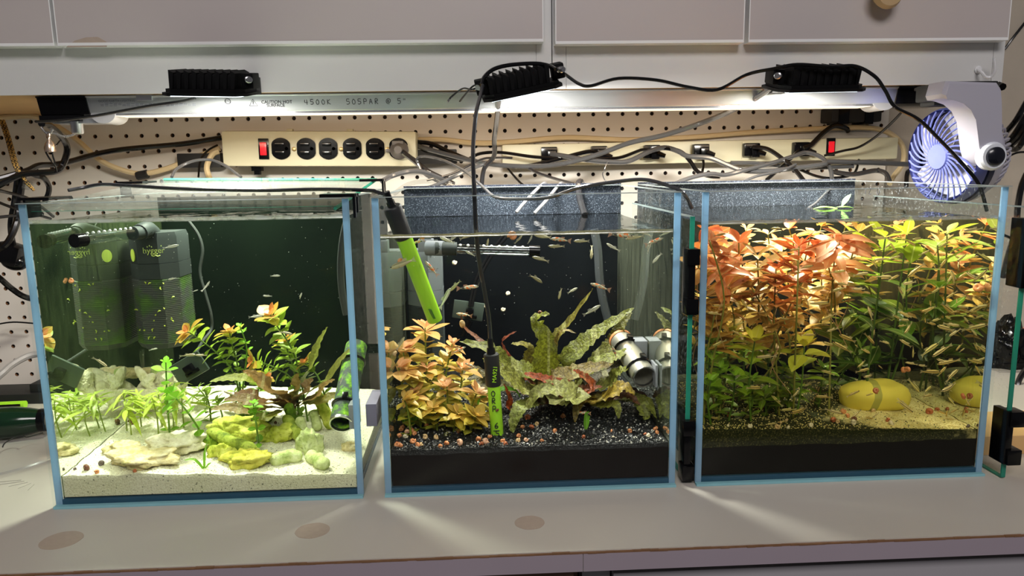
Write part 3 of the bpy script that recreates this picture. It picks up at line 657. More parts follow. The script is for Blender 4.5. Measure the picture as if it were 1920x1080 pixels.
# ---------------------------------------------------------------- substrates
def ground(k, x, y):
    x0, x1, _ = TK[k]; u = (x-x0)/(x1-x0); v = y/D
    if k == 'L': return .0305-.0095*max(0, u-.25)*1.3+.020*v*v+.012*v*(1-u)*.4-.055*max(0, v-.66)+.002*noise.noise((x*30, y*30, 0))+.0015*noise.noise((x*75, y*75, 3))
    if k == 'M': return .0462-.0015*u+.004*v+.0035*noise.noise((x*22, y*22, 5))*min(1, v*3)+.0010*noise.noise((x*90, y*90, 5))
    return .058-.0105*u+.002*noise.noise((x*25, y*25, 9))-.004*v-.05*max(0, v-.6)+.0012*noise.noise((x*90, y*90, 2))
def sand_mat():
    t = NT('white_sand'); n1 = t.noise(560, 2, .7); c = t.ramp(n1, [(.2, srgb(182, 176, 150)), (.45, srgb(222, 217, 192)), (.7, srgb(240, 237, 218))])
    sp = t.ramp(t.noise(430, 1, .5), [(.27, (1, 1, 1)), (.32, (0, 0, 0))])
    c = t.mix(t.math('MULTIPLY', sp, .9), c, (.10, .10, .09))
    y = t.n('ShaderNodeSeparateXYZ'); t.l(t.coord(), y.inputs[0])
    gr = t.ramp(t.noise(11, 3), [(.45, (0, 0, 0)), (.7, (1, 1, 1))]); c = t.mix(t.math('MULTIPLY', gr, .18), c, srgb(198, 205, 110))
    return t.done(t.pbr(c, .85, 0, .2, t.bump(n1, .9, .0012)))
def gravel_mat():
    t = NT('black_gravel'); n1 = t.noise(520, 2, .6); c = t.ramp(n1, [(.35, (.004, .004, .0045)), (.6, (.016, .017, .018)), (.72, (.05, .052, .055))])
    return t.done(t.pbr(c, .35, 0, .5, t.bump(n1, 1, .0015)))
def soil_mat(name, a, b): 
    t = NT(name); n1 = t.noise(160, 4, .7); return t.done(t.pbr(t.mix(n1, a, b), .95, 0, .0))
def right_mat():
    t = NT('mossy_sand'); s = t.n('ShaderNodeSeparateXYZ'); t.l(t.coord(), s.inputs[0]); n1 = t.noise(650, 3, .7)
    sand = t.ramp(n1, [(.3, srgb(176, 156, 92)), (.5, srgb(230, 216, 152)), (.7, srgb(244, 236, 186))])
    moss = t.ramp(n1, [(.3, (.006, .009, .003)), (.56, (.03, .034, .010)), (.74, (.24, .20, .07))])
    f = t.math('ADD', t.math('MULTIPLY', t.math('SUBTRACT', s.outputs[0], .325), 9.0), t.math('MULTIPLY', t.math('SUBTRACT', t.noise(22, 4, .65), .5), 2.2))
    f = t.math('SUBTRACT', f, t.math('MULTIPLY', t.math('LESS_THAN', s.outputs[1], .012), 1.2)); f = t.math('SUBTRACT', f, t.math('MULTIPLY', t.math('MAXIMUM', t.math('SUBTRACT', s.outputs[1], .07), 0), 7.0))  # front face and back of the bed take the darker colour
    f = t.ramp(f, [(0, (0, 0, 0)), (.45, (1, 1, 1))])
    return t.done(t.pbr(t.mix(f, moss, sand), .85, 0, .2, t.bump(n1, .9, .0014)))
def substrate(k, name, label, mat, skirt_to, mat2=None, cat='sand'):
    x0, x1, _ = TK[k]; a, b = x0+T+.0012, x1-T-.0012; y0, y1 = T+.0028, D-T-.001; gx, gy = 150, 120; mb = MB()
    vs = []
    for j in range(gy+1):
        for i in range(gx+1):
            x = a+(b-a)*i/gx; y = y0+(y1-y0)*j/gy; vs.append((x, y, ground(k, x, y)+.0007*noise.noise((x*400, y*400, 1))))
    mb.add(vs, [(j*(gx+1)+i, j*(gx+1)+i+1, (j+1)*(gx+1)+i+1, (j+1)*(gx+1)+i) for j in range(gy) for i in range(gx)])
    n0 = len(vs); br = [i for i in range(gx+1)]+[j*(gx+1)+gx for j in range(1, gy+1)]+[gy*(gx+1)+i for i in range(gx-1, -1, -1)]+[j*(gx+1) for j in range(gy-1, 0, -1)]
    vs2 = [(vs[i][0], vs[i][1], skirt_to+(.0012*noise.noise((vs[i][0]*60, vs[i][1]*60, 7)) if mat2 else 0)) for i in br]; m = len(br)
    mb.v += vs2; mb.f += [[br[i], n0+i, n0+(i+1) % m, br[(i+1) % m]] for i in range(m)]; mb.m += [0]*m
    if mat2:
        mb.cur = 1; vs3 = [(p[0], p[1], .0085) for p in vs2]; n1 = len(mb.v); mb.v += vs3
        mb.f += [[n0+i, n1+i, n1+(i+1) % m, n0+(i+1) % m] for i in range(m)]; mb.m += [1]*m
    o = mb.build(name, [mat]+([mat2] if mat2 else []), None); tag(o, label, cat, kind='stuff'); return o
substrate('L', 'sand', 'deep bed of white sand in the left tank', sand_mat(), .0085)
substrate('M', 'gravel', 'black gravel bed over dark soil in the middle tank', gravel_mat(), .0405, soil_mat('dark_brown_soil', (.0035, .0022, .0020), (.007, .0045, .004)), 'gravel')
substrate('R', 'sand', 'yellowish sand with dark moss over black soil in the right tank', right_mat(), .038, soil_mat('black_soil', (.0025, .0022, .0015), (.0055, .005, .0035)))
def grains(k, n, name, label, mats, smin, smax, yb=.2):
    x0, x1, _ = TK[k]; mb = MB()
    for q in range(n):
        x = rnd.uniform(x0+T+.004, x1-T-.004); y = T+.005+(rnd.random()**1.5)*yb; s = rnd.uniform(smin, smax); z = ground(k, x, y)+s*.2
        mb.cur = rnd.choice(range(len(mats)) if rnd.random() < .25 else [0])
        R = Matrix.Rotation(rnd.random()*6, 3, V((rnd.random(), rnd.random(), rnd.random())).normalized())
        vs = [V((x, y, z))+R @ V(p)*s for p in ((1, 0, 0), (0, .8, 0), (-1, 0, 0), (0, -.8, 0), (0, 0, .7), (0, 0, -.7))]
        mb.add(vs, [(0, 1, 4), (1, 2, 4), (2, 3, 4), (3, 0, 4), (1, 0, 5), (2, 1, 5), (3, 2, 5), (0, 3, 5)])
    o = mb.build(name, mats, None, smooth=False); tag(o, label, 'gravel', kind='stuff')
GRN = [M_('gravel_grain', (.010, .0105, .011), .28), M_('grey_grain', (.12, .12, .12), .4), M_('pale_grain', (.5, .48, .42), .5)]
grains('M', 9000, 'gravel_grains', 'loose black and grey grains topping the middle tank bed', GRN, .0009, .0019, .22)
grains('L', 2600, 'sand_grains', 'loose pale grains and dark specks on the white sand', [M_('sand_grain', srgb(240, 236, 215), .7), M_('dark_speck', (.12, .12, .11), .6), M_('tan_speck', srgb(200, 180, 130), .6)], .0005, .0009)
grains('R', 3200, 'sand_grains', 'loose grains and moss crumbs on the right tank bed', [M_('yellow_grain', srgb(205, 188, 120), .7), M_('moss_crumb', (.02, .04, .008), .8), M_('brown_crumb', (.10, .06, .02), .8)], .0006, .0012, .18)
# ---------------------------------------------------------------- lids and clips
def slab(pts, thick, name, mat, par, n=V((0, 0, 1))):
    mb = MB(); k = len(pts); mb.add([p for p in pts]+[p-n*thick for p in pts], [tuple(range(k)), tuple(range(2*k-1, k-1, -1))]+[(i, k+i, k+(i+1) % k, (i+1) % k) for i in range(k)])
    return mb.build(name, mat, par, smooth=False)
LIDG = glass_mat('lid_glass', (.93, .97, .95), .04, .35, .04, .24, (.85, .9, .88), 420, .014)  # white specks, plus a faint haze painted for the glare on the lid
lid = thing('glass_lid', 'sloping glass lid with green edges on the left tank', 'lid', (-.32, .15, H))
q = [at(58, 388, .010), at(628, 387, .010), at(706, 334, .285), at(307, 334, .285)]
slab(q, .004, 'pane', LIDG, lid)
mb = MB(); mb.bx(q[0]+V((0, -.0006, -.0042)), q[1]+V((0, .0014, .0002))); mb.build('green_edge', EDGEG, lid, smooth=False)
for a, b, w in ((q[1], q[2], .0012), (q[3], q[2], .0012)):
    mb = MB(); mb.tube([a-V((0, 0, .002)), b-V((0, 0, .002))], .002, 4); mb.build('green_edge', EDGEG, lid, smooth=False)
def bracket(px, py, Y, w, label, back=0):
    c = at(px, py, Y); x1 = TK['L'][1]
    o = thing('lid_clip', label, 'clip', c, 'clips holding the glass lid')
    mb = MB(); mb.bx((c.x-w, c.y-.012, c.z-.002), (x1+.004, c.y+.012, c.z+.0012)); mb.build('upper_jaw', BLACK, o, smooth=False)
    mb = MB(); mb.bx((x1+.0015, c.y-.010, c.z-.022), (x1+.004, c.y-.004, c.z+.001)); mb.bx((x1+.0015, c.y+.006, c.z-.018), (x1+.004, c.y+.011, c.z+.001)); mb.build('hook', BLACK, o, smooth=False)
bracket(650, 365, .03, .024, 'black lid clip on the front right corner of the left tank')
bracket(706, 337, .25, .02, 'black lid clip on the back right corner of the left tank')
for px, py, Y, lb in ((90, 372, .03, 'black lid clip on the front left corner of the left tank'), (262, 342, .22, 'black lid clip on the back left corner of the left tank')):
    c = at(px, py, Y); o = thing('lid_clip', lb, 'clip', c, 'clips holding the glass lid'); x0 = TK['L'][0]
    mb = MB(); mb.bx((x0-.003, c.y-.02, c.z-.001), (c.x+.012, c.y+.02, c.z+.0015)); mb.build('upper_jaw', BLACK, o, smooth=False)
    mb = MB(); mb.bx((x0-.003, c.y-.012, c.z-.018), (x0-.0008, c.y+.012, c.z)); mb.build('hook', BLACK, o, smooth=False)
def spare_lid(Xp, Yf, Yb, zt, label, clips, side):
    t = thing('spare_glass_lid', label, 'lid', (Xp, (Yf+Yb)/2, 0))
    mb = MB(); mb.bx((Xp-.002, Yf, .0015), (Xp+.002, Yb, zt)); mb.build('pane', GLASSD, t, smooth=False)
    mb = MB(); mb.bx((Xp-.0022, Yf-.0004, .0015), (Xp+.0022, Yf+.0014, zt)); mb.build('green_edge', EDGEG, t, smooth=False)
    mb = MB(); mb.bx((Xp-.0021, Yf, .001), (Xp+.0021, Yb, .0022)); mb.build('green_edge', EDGEG, t, smooth=False)
    mb = MB(); mb.bx((Xp-.0021, Yf, zt-.001), (Xp+.0021, Yb, zt+.0003)); mb.build('green_edge', RIM, t, smooth=False)
    for z0, z1, lb in clips:
        o = thing('lid_clip', lb, 'clip', (Xp, Yf, z0), 'clips on the standing spare lids')
        mb = MB(); mb.bx((Xp-.004, Yf-.004, z0), (Xp+.003, Yf+.018, z1), None, .0008); mb.build('jaw', BLACK, o)
        s = side
        for za, zb in ((z0-.0002, z0+.016), (z1-.016, z1+.0002)):
            mb = MB(); mb.bx((Xp-.006+(s*.004), Yf-.007, za), (Xp+.0065+s*.006, Yf+.010, zb), None, .0012); mb.build('end_hook', BLACK, o)
Yp = .012; Xp = at(1299, 600, Yp).x; Xp = min(max(Xp, TK['M'][1]+.007), TK['R'][0]-.0075)
spare_lid(Xp, Yp, .285, at(1301, 406, Yp).z, 'spare glass lid standing on edge between the middle and right tanks',
          [(at(1297, 588, Yp).z, at(1300, 466, Yp).z, 'upper black clip on the spare lid between the tanks'), (at(1290, 897, Yp).z, at(1294, 786, Yp).z, 'lower black clip on the spare lid between the tanks')], 0)
q = atz(1880, 897, 0)
spare_lid(q.x, q.y, q.y+.28, at(1915, 388, q.y).z, 'spare glass lid standing on edge right of the right tank',
          [(at(1885, 868, q.y).z, at(1885, 770, q.y).z, 'lower black clip on the spare lid at the far right'), (at(1910, 540, q.y).z, at(1912, 410, q.y).z, 'upper black clip on the spare lid at the far right')], 1)
handwrite('pen_note', '12 0', V((TK['R'][1]-T-.001, .26, .2835)), (0, -1, 0), (0, 0, 1), .009, 1.1, TH['R'], None, .0005)
# ---------------------------------------------------------------- filters and gear in the tanks
def loft(rings, name, mats, par, n=None, angle=35):
    mb = MB(); n = len(rings[0]); k = len(rings)
    mb.add([p for r in rings for p in r], [(i*n+j, i*n+(j+1) % n, (i+1)*n+(j+1) % n, (i+1)*n+j) for i in range(k-1) for j in range(n)]+[tuple(range(n-1, -1, -1)), tuple(range((k-1)*n, k*n))])
    return mb.build(name, mats, par, angle=angle)
def oct_ring(cx, cy, z, w, d, ch):
    return [(cx-w+ch, cy-d, z), (cx+w-ch, cy-d, z), (cx+w, cy-d+ch, z), (cx+w, cy+d, z), (cx-w, cy+d, z), (cx-w, cy-d+ch, z)]
GRNALG = NT('algae_on_plastic'); gn = GRNALG.noise(38, 4); GRNALG = GRNALG.done(GRNALG.pbr(GRNALG.ramp(gn, [(.42, (.03, .035, .035)), (.62, (.05, .12, .012)), (.75, (.10, .22, .01))]), .6))
MESHM = NT('algae_strainer'); gn = MESHM.noise(30, 3); MESHM = MESHM.done(MESHM.pbr(MESHM.ramp(gn, [(.45, (.06, .065, .06)), (.6, (.05, .11, .015)), (.75, (.10, .19, .02))]), .6))
BRAND = M_('pale_green_print', srgb(190, 205, 110), .6)
def filter_unit(name, label, xl, xr, Y, zt, zs, zb, z0, dp, gray, base, mesh):
    t = thing(name, label, 'filter', ((xl+xr)/2, Y+dp, z0)); cx = (xl+xr)/2; w = (xr-xl)/2; cy = Y+dp
    loft([oct_ring(cx, cy, zs, w, dp, .016), oct_ring(cx, cy, zs+.018, w, dp, .016)], 'collar', gray, t)
    loft([oct_ring(cx, cy, zs+.0185, w*.985, dp*.985, .016), oct_ring(cx, cy, zt-.006, w*.99, dp*.99, .016), oct_ring(cx, cy, zt, w*.93, dp*.93, .014)], 'motor_head', gray, t)
    rings = []; z = zb
    while z < zs-.001:
        rings += [oct_ring(cx, cy, z, w*.985, dp*.985, .014), oct_ring(cx, cy, z+.0012, w*.985, dp*.985, .014), oct_ring(cx, cy, z+.0013, w*.95, dp*.95, .013), oct_ring(cx, cy, z+.0021, w*.95, dp*.95, .013)]; z += .0022
    loft(rings, 'strainer', mesh, t, angle=30)
    loft([oct_ring(cx, cy, z0, w*.90, dp*.9, .014), oct_ring(cx, cy, z0+.005, w*.97, dp*.97, .014), oct_ring(cx, cy, zb, w*.985, dp*.985, .014)], 'base', base, t)
    return t
def spray_bar(t, p, q, r, n, cap_at_end=True):
    p, q = V(p), V(q); d = (q-p).normalized()
    mb = MB(); mb.tube([p, q], r, 14); mb.build('spray_bar', glass_mat('clear_bar', (.80, .86, .84), .10, .6, .08) if 'clear_bar' not in bpy.data.materials else bpy.data.materials['clear_bar'], t)
    mb = MB(); mb.tube([q-d*.004, q+d*.009], r*1.18, 16); mb.build('end_cap', BLACK, t)
    mb = MB(); mb.tube([p-d*.014, p+d*.012], r*1.3, 16); mb.build('coupling', DGREY, t)
    up = V((0, -.6, .8)); up = (up-d*up.dot(d)).normalized()
    for i in range(n):
        c = p+d*(.016+(q-p).length*.82*i/n)+up*r; mb = MB(); mb.ball(c, (r*.28,)*3, 8, 5); mb.build('outlet_hole', WHITE, t)
YL = .165
xl, xr = at(239, 560, YL).x, at(331, 560, YL).x
f1 = filter_unit('internal_filter', 'dark grey internal filter with algae in the left tank', max(xl, TK['L'][0]+T+.006), xr, YL, at(290, 437, YL).z, at(290, 524, YL).z, at(290, 645, YL).z, at(290, 655, YL).z, .026, DGREY, GRNALG, MESHM)
g = at(290, 470, YL); n_ = V((0, -1, 0))
text('logo_text', 'hygger', at(288, 470, YL-.0008), (1, 0, 0), (0, 0, 1), .0095, BRAND, f1)
for dx, dy in ((-12, -7), (-8, -9), (-4, -7), (14, -9)):
    mb = MB(); mb.ball(at(288+dx, 470+dy, YL-.0005), (.0007, .0004, .0009), 6, 4); mb.build('logo_dot', BRAND, f1)
mb = MB(); mb.tube(spline([at(284+k*4, 479+(k % 2)*1.5, YL-.0004) for k in range(5)], 3), .0005, 5); mb.build('logo_swirl', BRAND, f1)
ce = at(246, 479, YL+.006); e = MB(); RX = Matrix.Translation(V((xl+.0085, YL+.0068, ce.z))) @ Matrix.Rotation(math.radians(-45), 4, 'Z') @ Matrix.Rotation(math.pi/2, 4, 'X') @ Matrix.Scale(1.35, 4, (0, 1, 0))
e.lathe([(.0055, 0), (.0055, .0009), (.0042, .0011), (.0002, .0011)], 20, RX); e.build('oval_badge', M_('yellow_green_badge', srgb(205, 225, 90), .5), f1)
pe, pc_ = at(152, 450, .062), at(262, 436, .15)
spray_bar(f1, pc_, pe, .0060, 9)
mb = MB(); mb.tube(spline([at(262, 436, .15), at(275, 430, .165), at(285, 437, .185), at(285, 445, .19)]), .0095, 12); mb.build('outlet_elbow', DGREY, f1)
mb = MB(); mb.tube([at(266, 655, .2), at(268, 702, .2)], .0028, 10); mb.build('suction_tube', CLEARP, f1)
mb = MB()
for k in range(18):                               # bits of plant caught on the strainer
    c = at(rnd.uniform(255, 328), rnd.uniform(530, 640), YL-.001); a = rnd.random()*6.3; L = rnd.uniform(.0015, .004)
    mb.tube([c, c+V((math.cos(a)*L*.5, -.0006, math.sin(a)*L*.5)), c+V((math.cos(a+.6)*L, -.001, math.sin(a+.6)*L))], [.0006, .0009, .0003], 4)
tag(mb.build('caught_debris', M_('yellow_green_bits', srgb(170, 185, 60), .6), f1), 'yellow-green plant bits stuck on the strainer', kind='stuff')
YM = .205
f2 = filter_unit('internal_filter', 'slim dark grey internal filter in the back left of the middle tank', max(at(760, 560, YM).x, TK['M'][0]+T+.003), at(829, 560, YM).x, YM, at(790, 473, YM).z, at(790, 575, YM).z, at(790, 700, YM).z, at(790, 712, YM).z, .026, M_('slate_grey_plastic', (.085, .10, .105), .5), DGREY, DGREY)
mb = MB(); mb.bx(at(786, 472, YM+.02), at(812, 449, YM+.002), None, .002); mb.build('outlet_block', MGREY, f2)
mb = MB(); mb.bx(at(788, 452, YM+.015), at(808, 446, YM+.004), None, .001); mb.bx(at(813, 455, YM-.012), at(821, 449, YM-.004), None, .001); mb.build('regulator', DGREY, f2)
spray_bar(f2, at(838, 466, YM-.02), at(998, 471, YM-.02), .0062, 9)
mb = MB(); mb.tube([at(800, 465, YM-.014), at(832, 466, YM-.02)], .0092, 14); mb.build('outlet_elbow', MGREY, f2)
for dx in (0, 1):
    pass
text('logo_text', 'hygger', at(806, 505, YM-.0006), (1, 0, 0), (0, 0, 1), .008, M_('grey_logo', (.14, .15, .15), .5), f2)
# pipe caves held by magnets
def pipe_cave(name, label, p, q, r, mat, tank, mats_end):
    p, q = V(p), V(q); d = (q-p).normalized(); t = thing(name, label, 'pipe', (p+q)/2)
    up = V((0, 0, 1)); n = (up-d*up.dot(d)).normalized(); b = d.cross(n); M = Matrix((b, n, d)).transposed().to_4x4(); M.translation = p; L = (q-p).length
    mb = MB(); mb.lathe([(r, 0), (r, L), (r*.90, L), (r*.88, L-.006), (r*.88, 0)], 28, M, cap=False); mb.build('pipe', mat, t)
    mb = MB(); mb.lathe([(r*1.01, L-.002), (r*1.02, L+.0012), (r*.9, L+.0012), (r*.88, L-.002)], 28, M, cap=False); mb.build('end_rim', STEEL, t)
    mb = MB(); mb.lathe([(r*.87, L*.55), (.0002, L*.55)], 24, M, cap=False); mb.build('inner_end', mats_end, t)
    for z in (.22, .78):
        mb = MB(); mb.tube([M @ V((r*1.05*math.cos(a*.3), r*1.05*math.sin(a*.3), L*z+.0022*math.sin(a*.3))) for a in range(22)], .0016, 6); mb.build('rubber_band', RUBBER, t)
        mb = MB(); mb.box((-.2*r, r*1.12, L*z), (.006, .006, .008), M, .001); mb.build('band_knot', BLACK, t)
    return t
MOSSP = NT('mossy_pipe'); gn = MOSSP.noise(85, 5, .7); MOSSP = MOSSP.done(MOSSP.pbr(MOSSP.ramp(gn, [(.45, (.05, .065, .06)), (.55, (.12, .28, .02)), (.7, (.35, .62, .04))]), .7, 0, .3, MOSSP.bump(gn, .8, .001)))
pc1 = pipe_cave('pipe_cave', 'moss-covered round pipe on the sand in the right corner of the left tank', at(668, 650, .135), at(640, 794, .035), .0122, MOSSP, 'L', M_('grey_mirror_end', (.24, .23, .21), .3))
mb = MB(); mb.bx((TK['L'][1]-T-.010, .032, at(660, 800, .04).z), (TK['L'][1]-T-.0012, .055, at(660, 755, .04).z), None, .0015); mb.build('inner_magnet', LGREY, pc1)
mg = thing('magnet_block', 'grey magnet block on the outer right side of the left tank', 'magnet', (TK['L'][1]+.008, .05, .06))
a, b = at(686, 800, .035), at(707, 742, .075)
mb = MB(); mb.bx((TK['L'][1]+.0012, .035, at(690, 800, .035).z), (TK['L'][1]+.0125, .085, at(690, 758, .035).z), None, .001); mb.build('block', M_('mauve_grey_magnet', srgb(112, 108, 124), .5), mg)
STNL = NT('dull_steel_pipe'); gn = STNL.noise(20, 4); STNL = STNL.done(STNL.pbr(STNL.mix(gn, (.42, .40, .33), (.58, .57, .50)), .32, .75))
pc2 = pipe_cave('pipe_cave', 'dull steel pipe on the right glass of the middle tank', at(1165, 640, .130), at(1208, 706, .060), .0130, STNL, 'M', M_('tan_mirror_end', (.36, .32, .26), .25))
mb = MB(); c = at(1160, 634, .135); d_ = (at(1165, 640, .130)-at(1208, 706, .060)).normalized(); mb.tube([at(1165, 640, .130), at(1165, 640, .130)+d_*.004], .0138, 20); mb.build('orange_ring', M_('orange_silicone', srgb(190, 120, 70), .5), pc2)
for px, py, Y in ((1196, 655, .115), (1234, 700, .065)):
    c = at(px, py, Y); mb = MB(); mb.bx((c.x-.006, Y-.012, c.z-.0125), (min(TK['M'][1]-T-.0012, c.x+.010), Y+.012, c.z+.0125), None, .002); mb.build('inner_magnet', LGREY, pc2)
# probes
def probe(label, top, bot, capf, r, ct, cap_r):
    top, bot = V(top), V(bot); d = (bot-top); t = thing('water_probe', label, 'probe', bot); j = top+d*capf
    mb = MB(); mb.tube([top, top+d*.01, j-d*.01, j], [cap_r*.9, cap_r, cap_r, cap_r*.94], 20); mb.build('cap', M_('soft_black_cap', (.014, .014, .015), .5) if 'soft_black_cap' not in bpy.data.materials else bpy.data.materials['soft_black_cap'], t)
    mb = MB(); u = d.normalized(); mb.tube([top-u*.016, top-u*.006, top-u*.006, top], [.0032, .0032, .0042, .0048], 12); mb.build('strain_relief', RUBBER, t)
    mb = MB(); mb.tube([j, bot-d*.01, bot], [r, r, r*.96], 20); mb.build('body', LIME, t)
    return t
Yo = .045
ot = probe('green ORP probe with black cap standing upright in the middle tank', at(921, 663, Yo), at(933, 822, Yo), .37, .0068, 0, .0080)
def on_probe(px, py, Y, r): return at(px, py, Y-r-.0006)
text('printed_number', 'MA921', on_probe(928, 702, Yo, .0082), (.09, 0, 1), (-1, 0, .09), .0062, M_('lime_print', srgb(170, 230, 30), .5, emit=None), ot)
for s, px, py in (('O', 923.5, 743), ('R', 924.5, 757), ('P', 925.5, 772), ('6', 930, 803), ('5', 932, 818)):
    handwrite('marker_letter', s, on_probe(px-2, py, Yo, .0070), (1, 0, 0), (.0, 0, 1), .0058, 1, ot, INK, .00048)
mb = MB(); p = on_probe(925, 808, Yo, .0068); mb.tube([p, p+V((.0065, 0, .0002))], .0004, 5); mb.build('marker_line', INK, ot)
pt = probe('lime green probe slanting down from the water surface in the middle tank', at(735, 387, .035), at(816, 600, .075), .26, .0082, 0, .0092)
c0, c1 = at(806, 580, .068-.0085), at(814, 597, .0735-.0085)
mb = MB(); mb.tube([c0, c1], .0022, 8, flat=.3); mb.build('slot', M_('dark_green_slot', (.05, .22, .02), .5), pt)
# heater / sensor holder in the middle tank, sensor box in the left
HOLD = M_('smoky_translucent_plastic', (.055, .075, .062), .4)
def holder(label, c, w, h, ang, Y):
    t = thing('sensor_holder', label, 'sensor', at(*c, Y)); M = Matrix.Translation(at(*c, Y)) @ Matrix.Rotation(ang, 4, 'Y')
    mb = MB(); mb.box((0, 0, 0), (w, .004, h), M, .0018); mb.build('plate', HOLD, t)
    mb = MB(); mb.box((.002, -.006, -.002), (w*.26, .010, h*.5), M, .002); mb.box((.004, -.008, -.006), (w*.4, .006, h*.18), M, .001); mb.build('clip', BLACK, t)
    if Y < .2: return t
    mb = MB(); mb.tube([M @ V((.002, -.008, -h*.45)), M @ V((-.003, -.010, -h*1.35))], [.006, .0055], 10); mb.build('sensor_body', BLACK, t)
    return t
holder('smoky sensor plate with black clip on the back of the middle tank', (878, 582), .040, .024, .16, .24)
lh = holder('smoky grey sensor block by the rocks at the back of the left tank', (355, 690), .040, .026, -.5, .16)
# ---------------------------------------------------------------- cables
CN = {}
def cable(name, label, pts, r, mat, cat='cable', group=None, sub=6, flat=1.0, parent=None, n=8):
    P = spline([at(*p) for p in pts], sub); mb = MB(); mb.tube(P, r, n, flat=flat)
    o = mb.build(name, mat, parent); return tag(o, label, cat, group)
cable('power_cable', 'black cord sweeping from the left power strip to the far left', [(416, 258, .54), (340, 270, .53), (210, 283, .5), (118, 306, .45), (74, 310, .42), (48, 321, .4), (-12, 338, .38)], .0042, RUBBER)
cable('power_cable', 'thick black cord looping down from the strip light end cap', [(78, 232, .3), (94, 236, .33), (118, 260, .38), (126, 280, .4), (119, 306, .41), (104, 321, .4), (55, 325, .38), (28, 332, .37), (-14, 354, .36)], .0044, RUBBER)
cable('power_cable', 'short black cord loop dropping behind the left tank corner', [(50, 322, .4), (68, 329, .42), (81, 333, .43), (91, 347, .45), (91, 362, .45), (84, 378, .45)], .004, RUBBER)
cable('power_cable', 'black cord hanging straight down at the far left', [(34, 326, .385), (27, 378, .4), (20, 422, .4), (25, 460, .42), (31, 482, .43)], .0042, RUBBER)
cable('power_cable', 'black cord curving back to the left edge beside the tank', [(44, 326, .39), (36, 384, .39), (31, 419, .38), (13, 456, .37), (-14, 472, .37)], .0045, RUBBER)
cable('power_cable', 'black cord drooping behind the left tank at mid height', [(-14, 512, .45), (0, 522, .45), (22, 541, .46), (48, 557, .47), (90, 566, .5)], .0046, RUBBER)
cable('thin_wire', 'thin black wire crossing the pegboard left of the tank', [(-10, 609, .55), (25, 604, .55), (70, 607, .55)], .0014, RUBBER)
cable('thin_cable', 'thin black cord slanting to the top left corner of the left tank', [(-10, 356, .3), (10, 360, .32), (57, 374, .36), (100, 406, .42)], .0022, RUBBER)
cable('thin_cable', 'second thin black cord below it at the top left corner', [(-10, 376, .33), (20, 388, .35), (60, 400, .38), (95, 410, .42)], .002, RUBBER)
cable('thin_cable', 'short grey cord stub between braided cord and tank corner', [(-10, 408, .35), (10, 406, .36), (30, 404, .37)], .0022, GREYC)
cable('grey_hose', 'grey hose rising behind the left tank near the worktop', [(-14, 716, .45), (4, 700, .46), (27, 681, .48), (62, 665, .5), (110, 662, .5)], .0055, M_('grey_hose', (.33, .32, .31), .4))
c = at(14, 470, .42); ad = thing('power_plug', 'bulky black plug adapter at the left edge beside the left tank', 'plug', c)
mb = MB(); M = Matrix.Translation(at(22, 475, .42)) @ Matrix.Rotation(.35, 4, 'Y'); mb.box((0, 0, 0), (.034, .03, .030), M, .006); mb.ball((.006, 0, -.010), (.020, .015, .014), 12, 8, M); mb.build('body', BLACK, ad)
mb = MB(); mb.tube([at(-14, 462, .41), at(6, 468, .415), at(16, 472, .42)], [.009, .009, .007], 10); mb.build('strain_relief', RUBBER, ad)
# braided pull cord and lock
BRAID = NT('black_gold_braid'); wv = BRAID.n('ShaderNodeTexChecker'); wv.inputs['Scale'].default_value = 420; BRAID.l(BRAID.coord(), wv.inputs[0])
wv.inputs[1].default_value = (.012, .01, .008, 1); wv.inputs[2].default_value = (.42, .25, .06, 1); BRAID = BRAID.done(BRAID.pbr(wv.outputs[0], .7))
bc = thing('braided_rope', 'black and gold braided cord hanging at the far left', 'cord', at(15, 262, .4))
for dx in (-3, 3):
    mb = MB(); mb.tube(spline([at(4+dx, 226, .44), at(16+dx, 262, .42), at(28+dx, 305, .385), at(36+dx*.4, 324, .38), at(50, 342, .375)]), .0021, 7); mb.build('strand', BRAID, bc)
mb = MB(); mb.tube([at(50, 342, .375), at(64, 357, .375)], [.003, .002], 7); mb.build('knot_tail', BRAID, bc)
mb = MB(); mb.tube([at(47, 340, .372), at(51, 347, .372), at(57, 351, .372)], [.003, .0085, .005], 9); mb.build('cord_lock', CLEARP, bc)
# bead chain with fob
bc = thing('pull_chain', 'silver bead pull chain with bell fob under the strip light', 'chain', at(100, 250, .3))
bp_ = spline([at(143, 247, .3), at(136, 253, .298), at(120, 256, .296), at(105, 251, .294), at(92, 249, .292), at(82, 245, .292), at(78, 239, .295), at(84, 247, .29), at(92, 252, .29), at(98, 244, .29)], 5)
mb = MB()
for p in bp_: mb.ball(p, .0016, 7, 5)
tag(mb.build('beads', STEEL, bc), kind='stuff')
c = at(93, 268, .29); mb = MB(); mb.lathe([(.0015, .012), (.003, .0115), (.003, .009), (.0018, .008), (.002, .004), (.0055, -.001), (.0068, -.008), (.0068, -.011), (.001, -.012)], 16, Matrix.Translation(c)); mb.build('bell_fob', M_('rose_brass', (.6, .45, .34), .25, metal=.9), bc)
cable('thin_wire', 'thin black wire twisted below the bell fob', [(91, 262, .292), (84, 278, .292), (92, 296, .295), (103, 310, .3), (106, 322, .31)], .0011, RUBBER)
cable('thin_wire', 'thin black wire tail right of the bell fob', [(112, 264, .31), (106, 272, .3), (98, 279, .295), (99, 292, .295), (104, 308, .3)], .001, RUBBER)
cable('beige_cable', 'beige cord drooping from the strip light end to the left power strip', [(-14, 224, .56), (20, 219, .56), (70, 219, .56), (112, 240, .555), (150, 267, .55), (190, 302, .55), (240, 322, .55), (272, 325, .55), (310, 317, .55), (360, 298, .55), (412, 278, .55)], .0044, BEIGEC)
